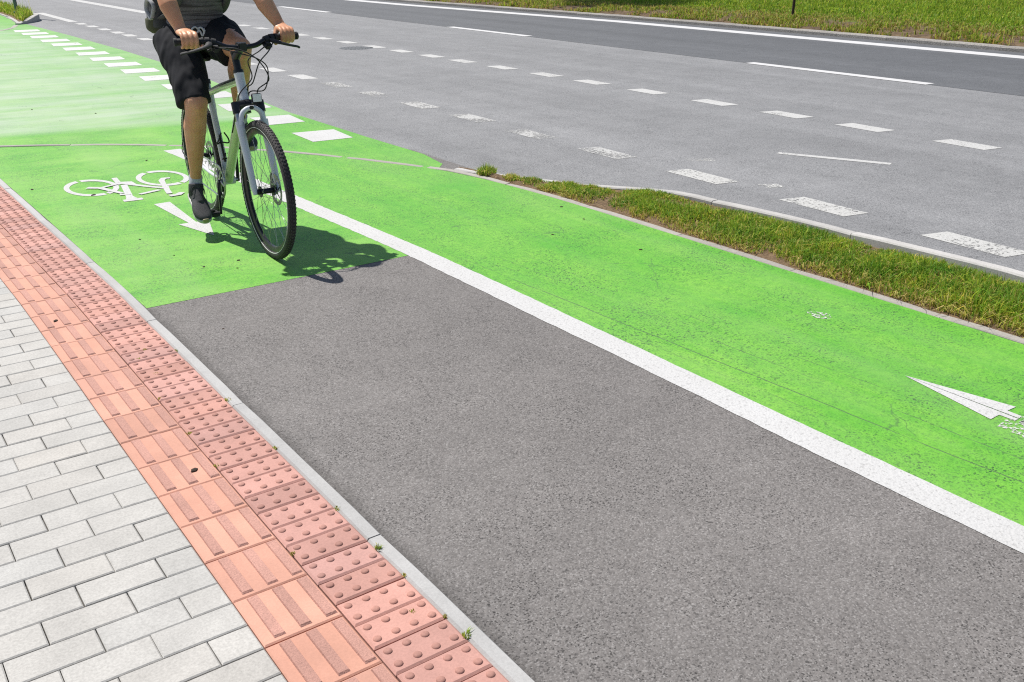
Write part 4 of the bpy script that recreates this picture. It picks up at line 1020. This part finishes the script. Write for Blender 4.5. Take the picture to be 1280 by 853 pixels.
# backpack worn on the back, seen past the right arm
bp_ = empty('backpack'); bp_.matrix_world = BM; tag(bp_, 'grey and olive backpack on the rider\'s back, showing past the right forearm', 'backpack')
bm = bmesh.new()
loft(bm, [((.075, -.05, 1.085), (0, .145, 0), (.060, 0, -.01)), ((.075, -.050, 1.10), (0, .172, 0), (.080, 0, -.02)), ((.105, -.040, 1.22), (0, .172, 0), (.088, 0, -.03)), ((.16, -.03, 1.36), (0, .175, 0), (.090, 0, -.035)), ((.215, -.022, 1.47), (0, .150, 0), (.070, 0, -.03)), ((.235, -.02, 1.51), (0, .10, 0), (.04, 0, -.015))], 26, 3.0)
bag = obj('bag', remesh(bm, .008, 3, folds(.008, 11, (1, 1, 1), 5)), M['bag'], bp_, smooth=True)
bm = bmesh.new(); loft(bm, [((.07, -.055, 1.052), (0, .150, 0), (.055, 0, 0)), ((.066, -.054, 1.075), (0, .174, 0), (.082, 0, 0)), ((.07, -.052, 1.12), (0, .178, 0), (.088, 0, 0)), ((.075, -.052, 1.13), (0, .174, 0), (.088, 0, 0))], 26, 3.0)
obj('bag_base', bm, M['bag_trim'], bp_, smooth=True)
bm = bmesh.new(); tube(bm, [(.16, -.224, 1.13), (.13, -.234, 1.18), (.15, -.227, 1.23), (.19, -.210, 1.20), (.17, -.220, 1.14)], .008, 10, 5, flat=1.6); obj('side_strap', bm, M['bag_pale'], bp_, smooth=True)
for s in (-1, 1):
    bm = bmesh.new(); y_ = s * .105 - .018
    tube(bm, [(.26, y_, 1.50), (.40, y_, 1.53), (.50, y_ * 1.05, 1.46), (.515, y_ * 1.12, 1.36), (.455, y_ * 1.2, 1.24), (.32, y_ * 1.35, 1.17), (.14, y_ * 1.4, 1.13)], .020, 10, 6, flat=.35, ref=(0, 1, 0)); obj('shoulder_strap', bm, M['bag'], bp_, smooth=True)

# ------------------------------------------------------------------ light, sky, camera
el = R(61); saz = math.atan2(-.215, .547)            # sun behind and a little left of the view
sun_dir = Vector((math.sin(saz) * math.cos(el), math.cos(saz) * math.cos(el), math.sin(el)))
L = bpy.data.lights.new('sun', 'SUN'); L.energy = 4.9; L.angle = R(.55); L.color = (1.0, .955, .89)
so = bpy.data.objects.new('sun', L); COL.objects.link(so); so.rotation_euler = (-sun_dir).to_track_quat('-Z', 'Y').to_euler(); so.location = (0, 0, 30)
w = bpy.data.worlds.new('World'); SC.world = w; w.use_nodes = True
nt = w.node_tree; sky = nt.nodes.new('ShaderNodeTexSky'); sky.sky_type = 'NISHITA'; sky.sun_disc = False
sky.sun_elevation = el; sky.sun_rotation = saz; sky.air_density = 1.0; sky.dust_density = 1.0; sky.ozone_density = 1.0
bg = nt.nodes['Background']; nt.links.new(sky.outputs[0], bg.inputs[0]); bg.inputs[1].default_value = .075
cam = bpy.data.cameras.new('camera'); co = bpy.data.objects.new('camera', cam); COL.objects.link(co)
cam.sensor_width = 36; cam.lens = 1193 / 1280 * 36; cam.clip_end = 2000; cam.clip_start = .05
co.location = (0, 0, 1.4946); co.rotation_euler = (math.pi / 2 - .3931, 0, -.6247)
SC.camera = co
SC.cycles.use_denoising = False; SC.cycles.filter_width = 1.15; SC.cycles.use_adaptive_sampling = False
SC.view_settings.view_transform = 'Standard'; SC.view_settings.look = 'None'; SC.view_settings.gamma = 1; SC.view_settings.use_curve_mapping = False
SC.view_settings.exposure = .42
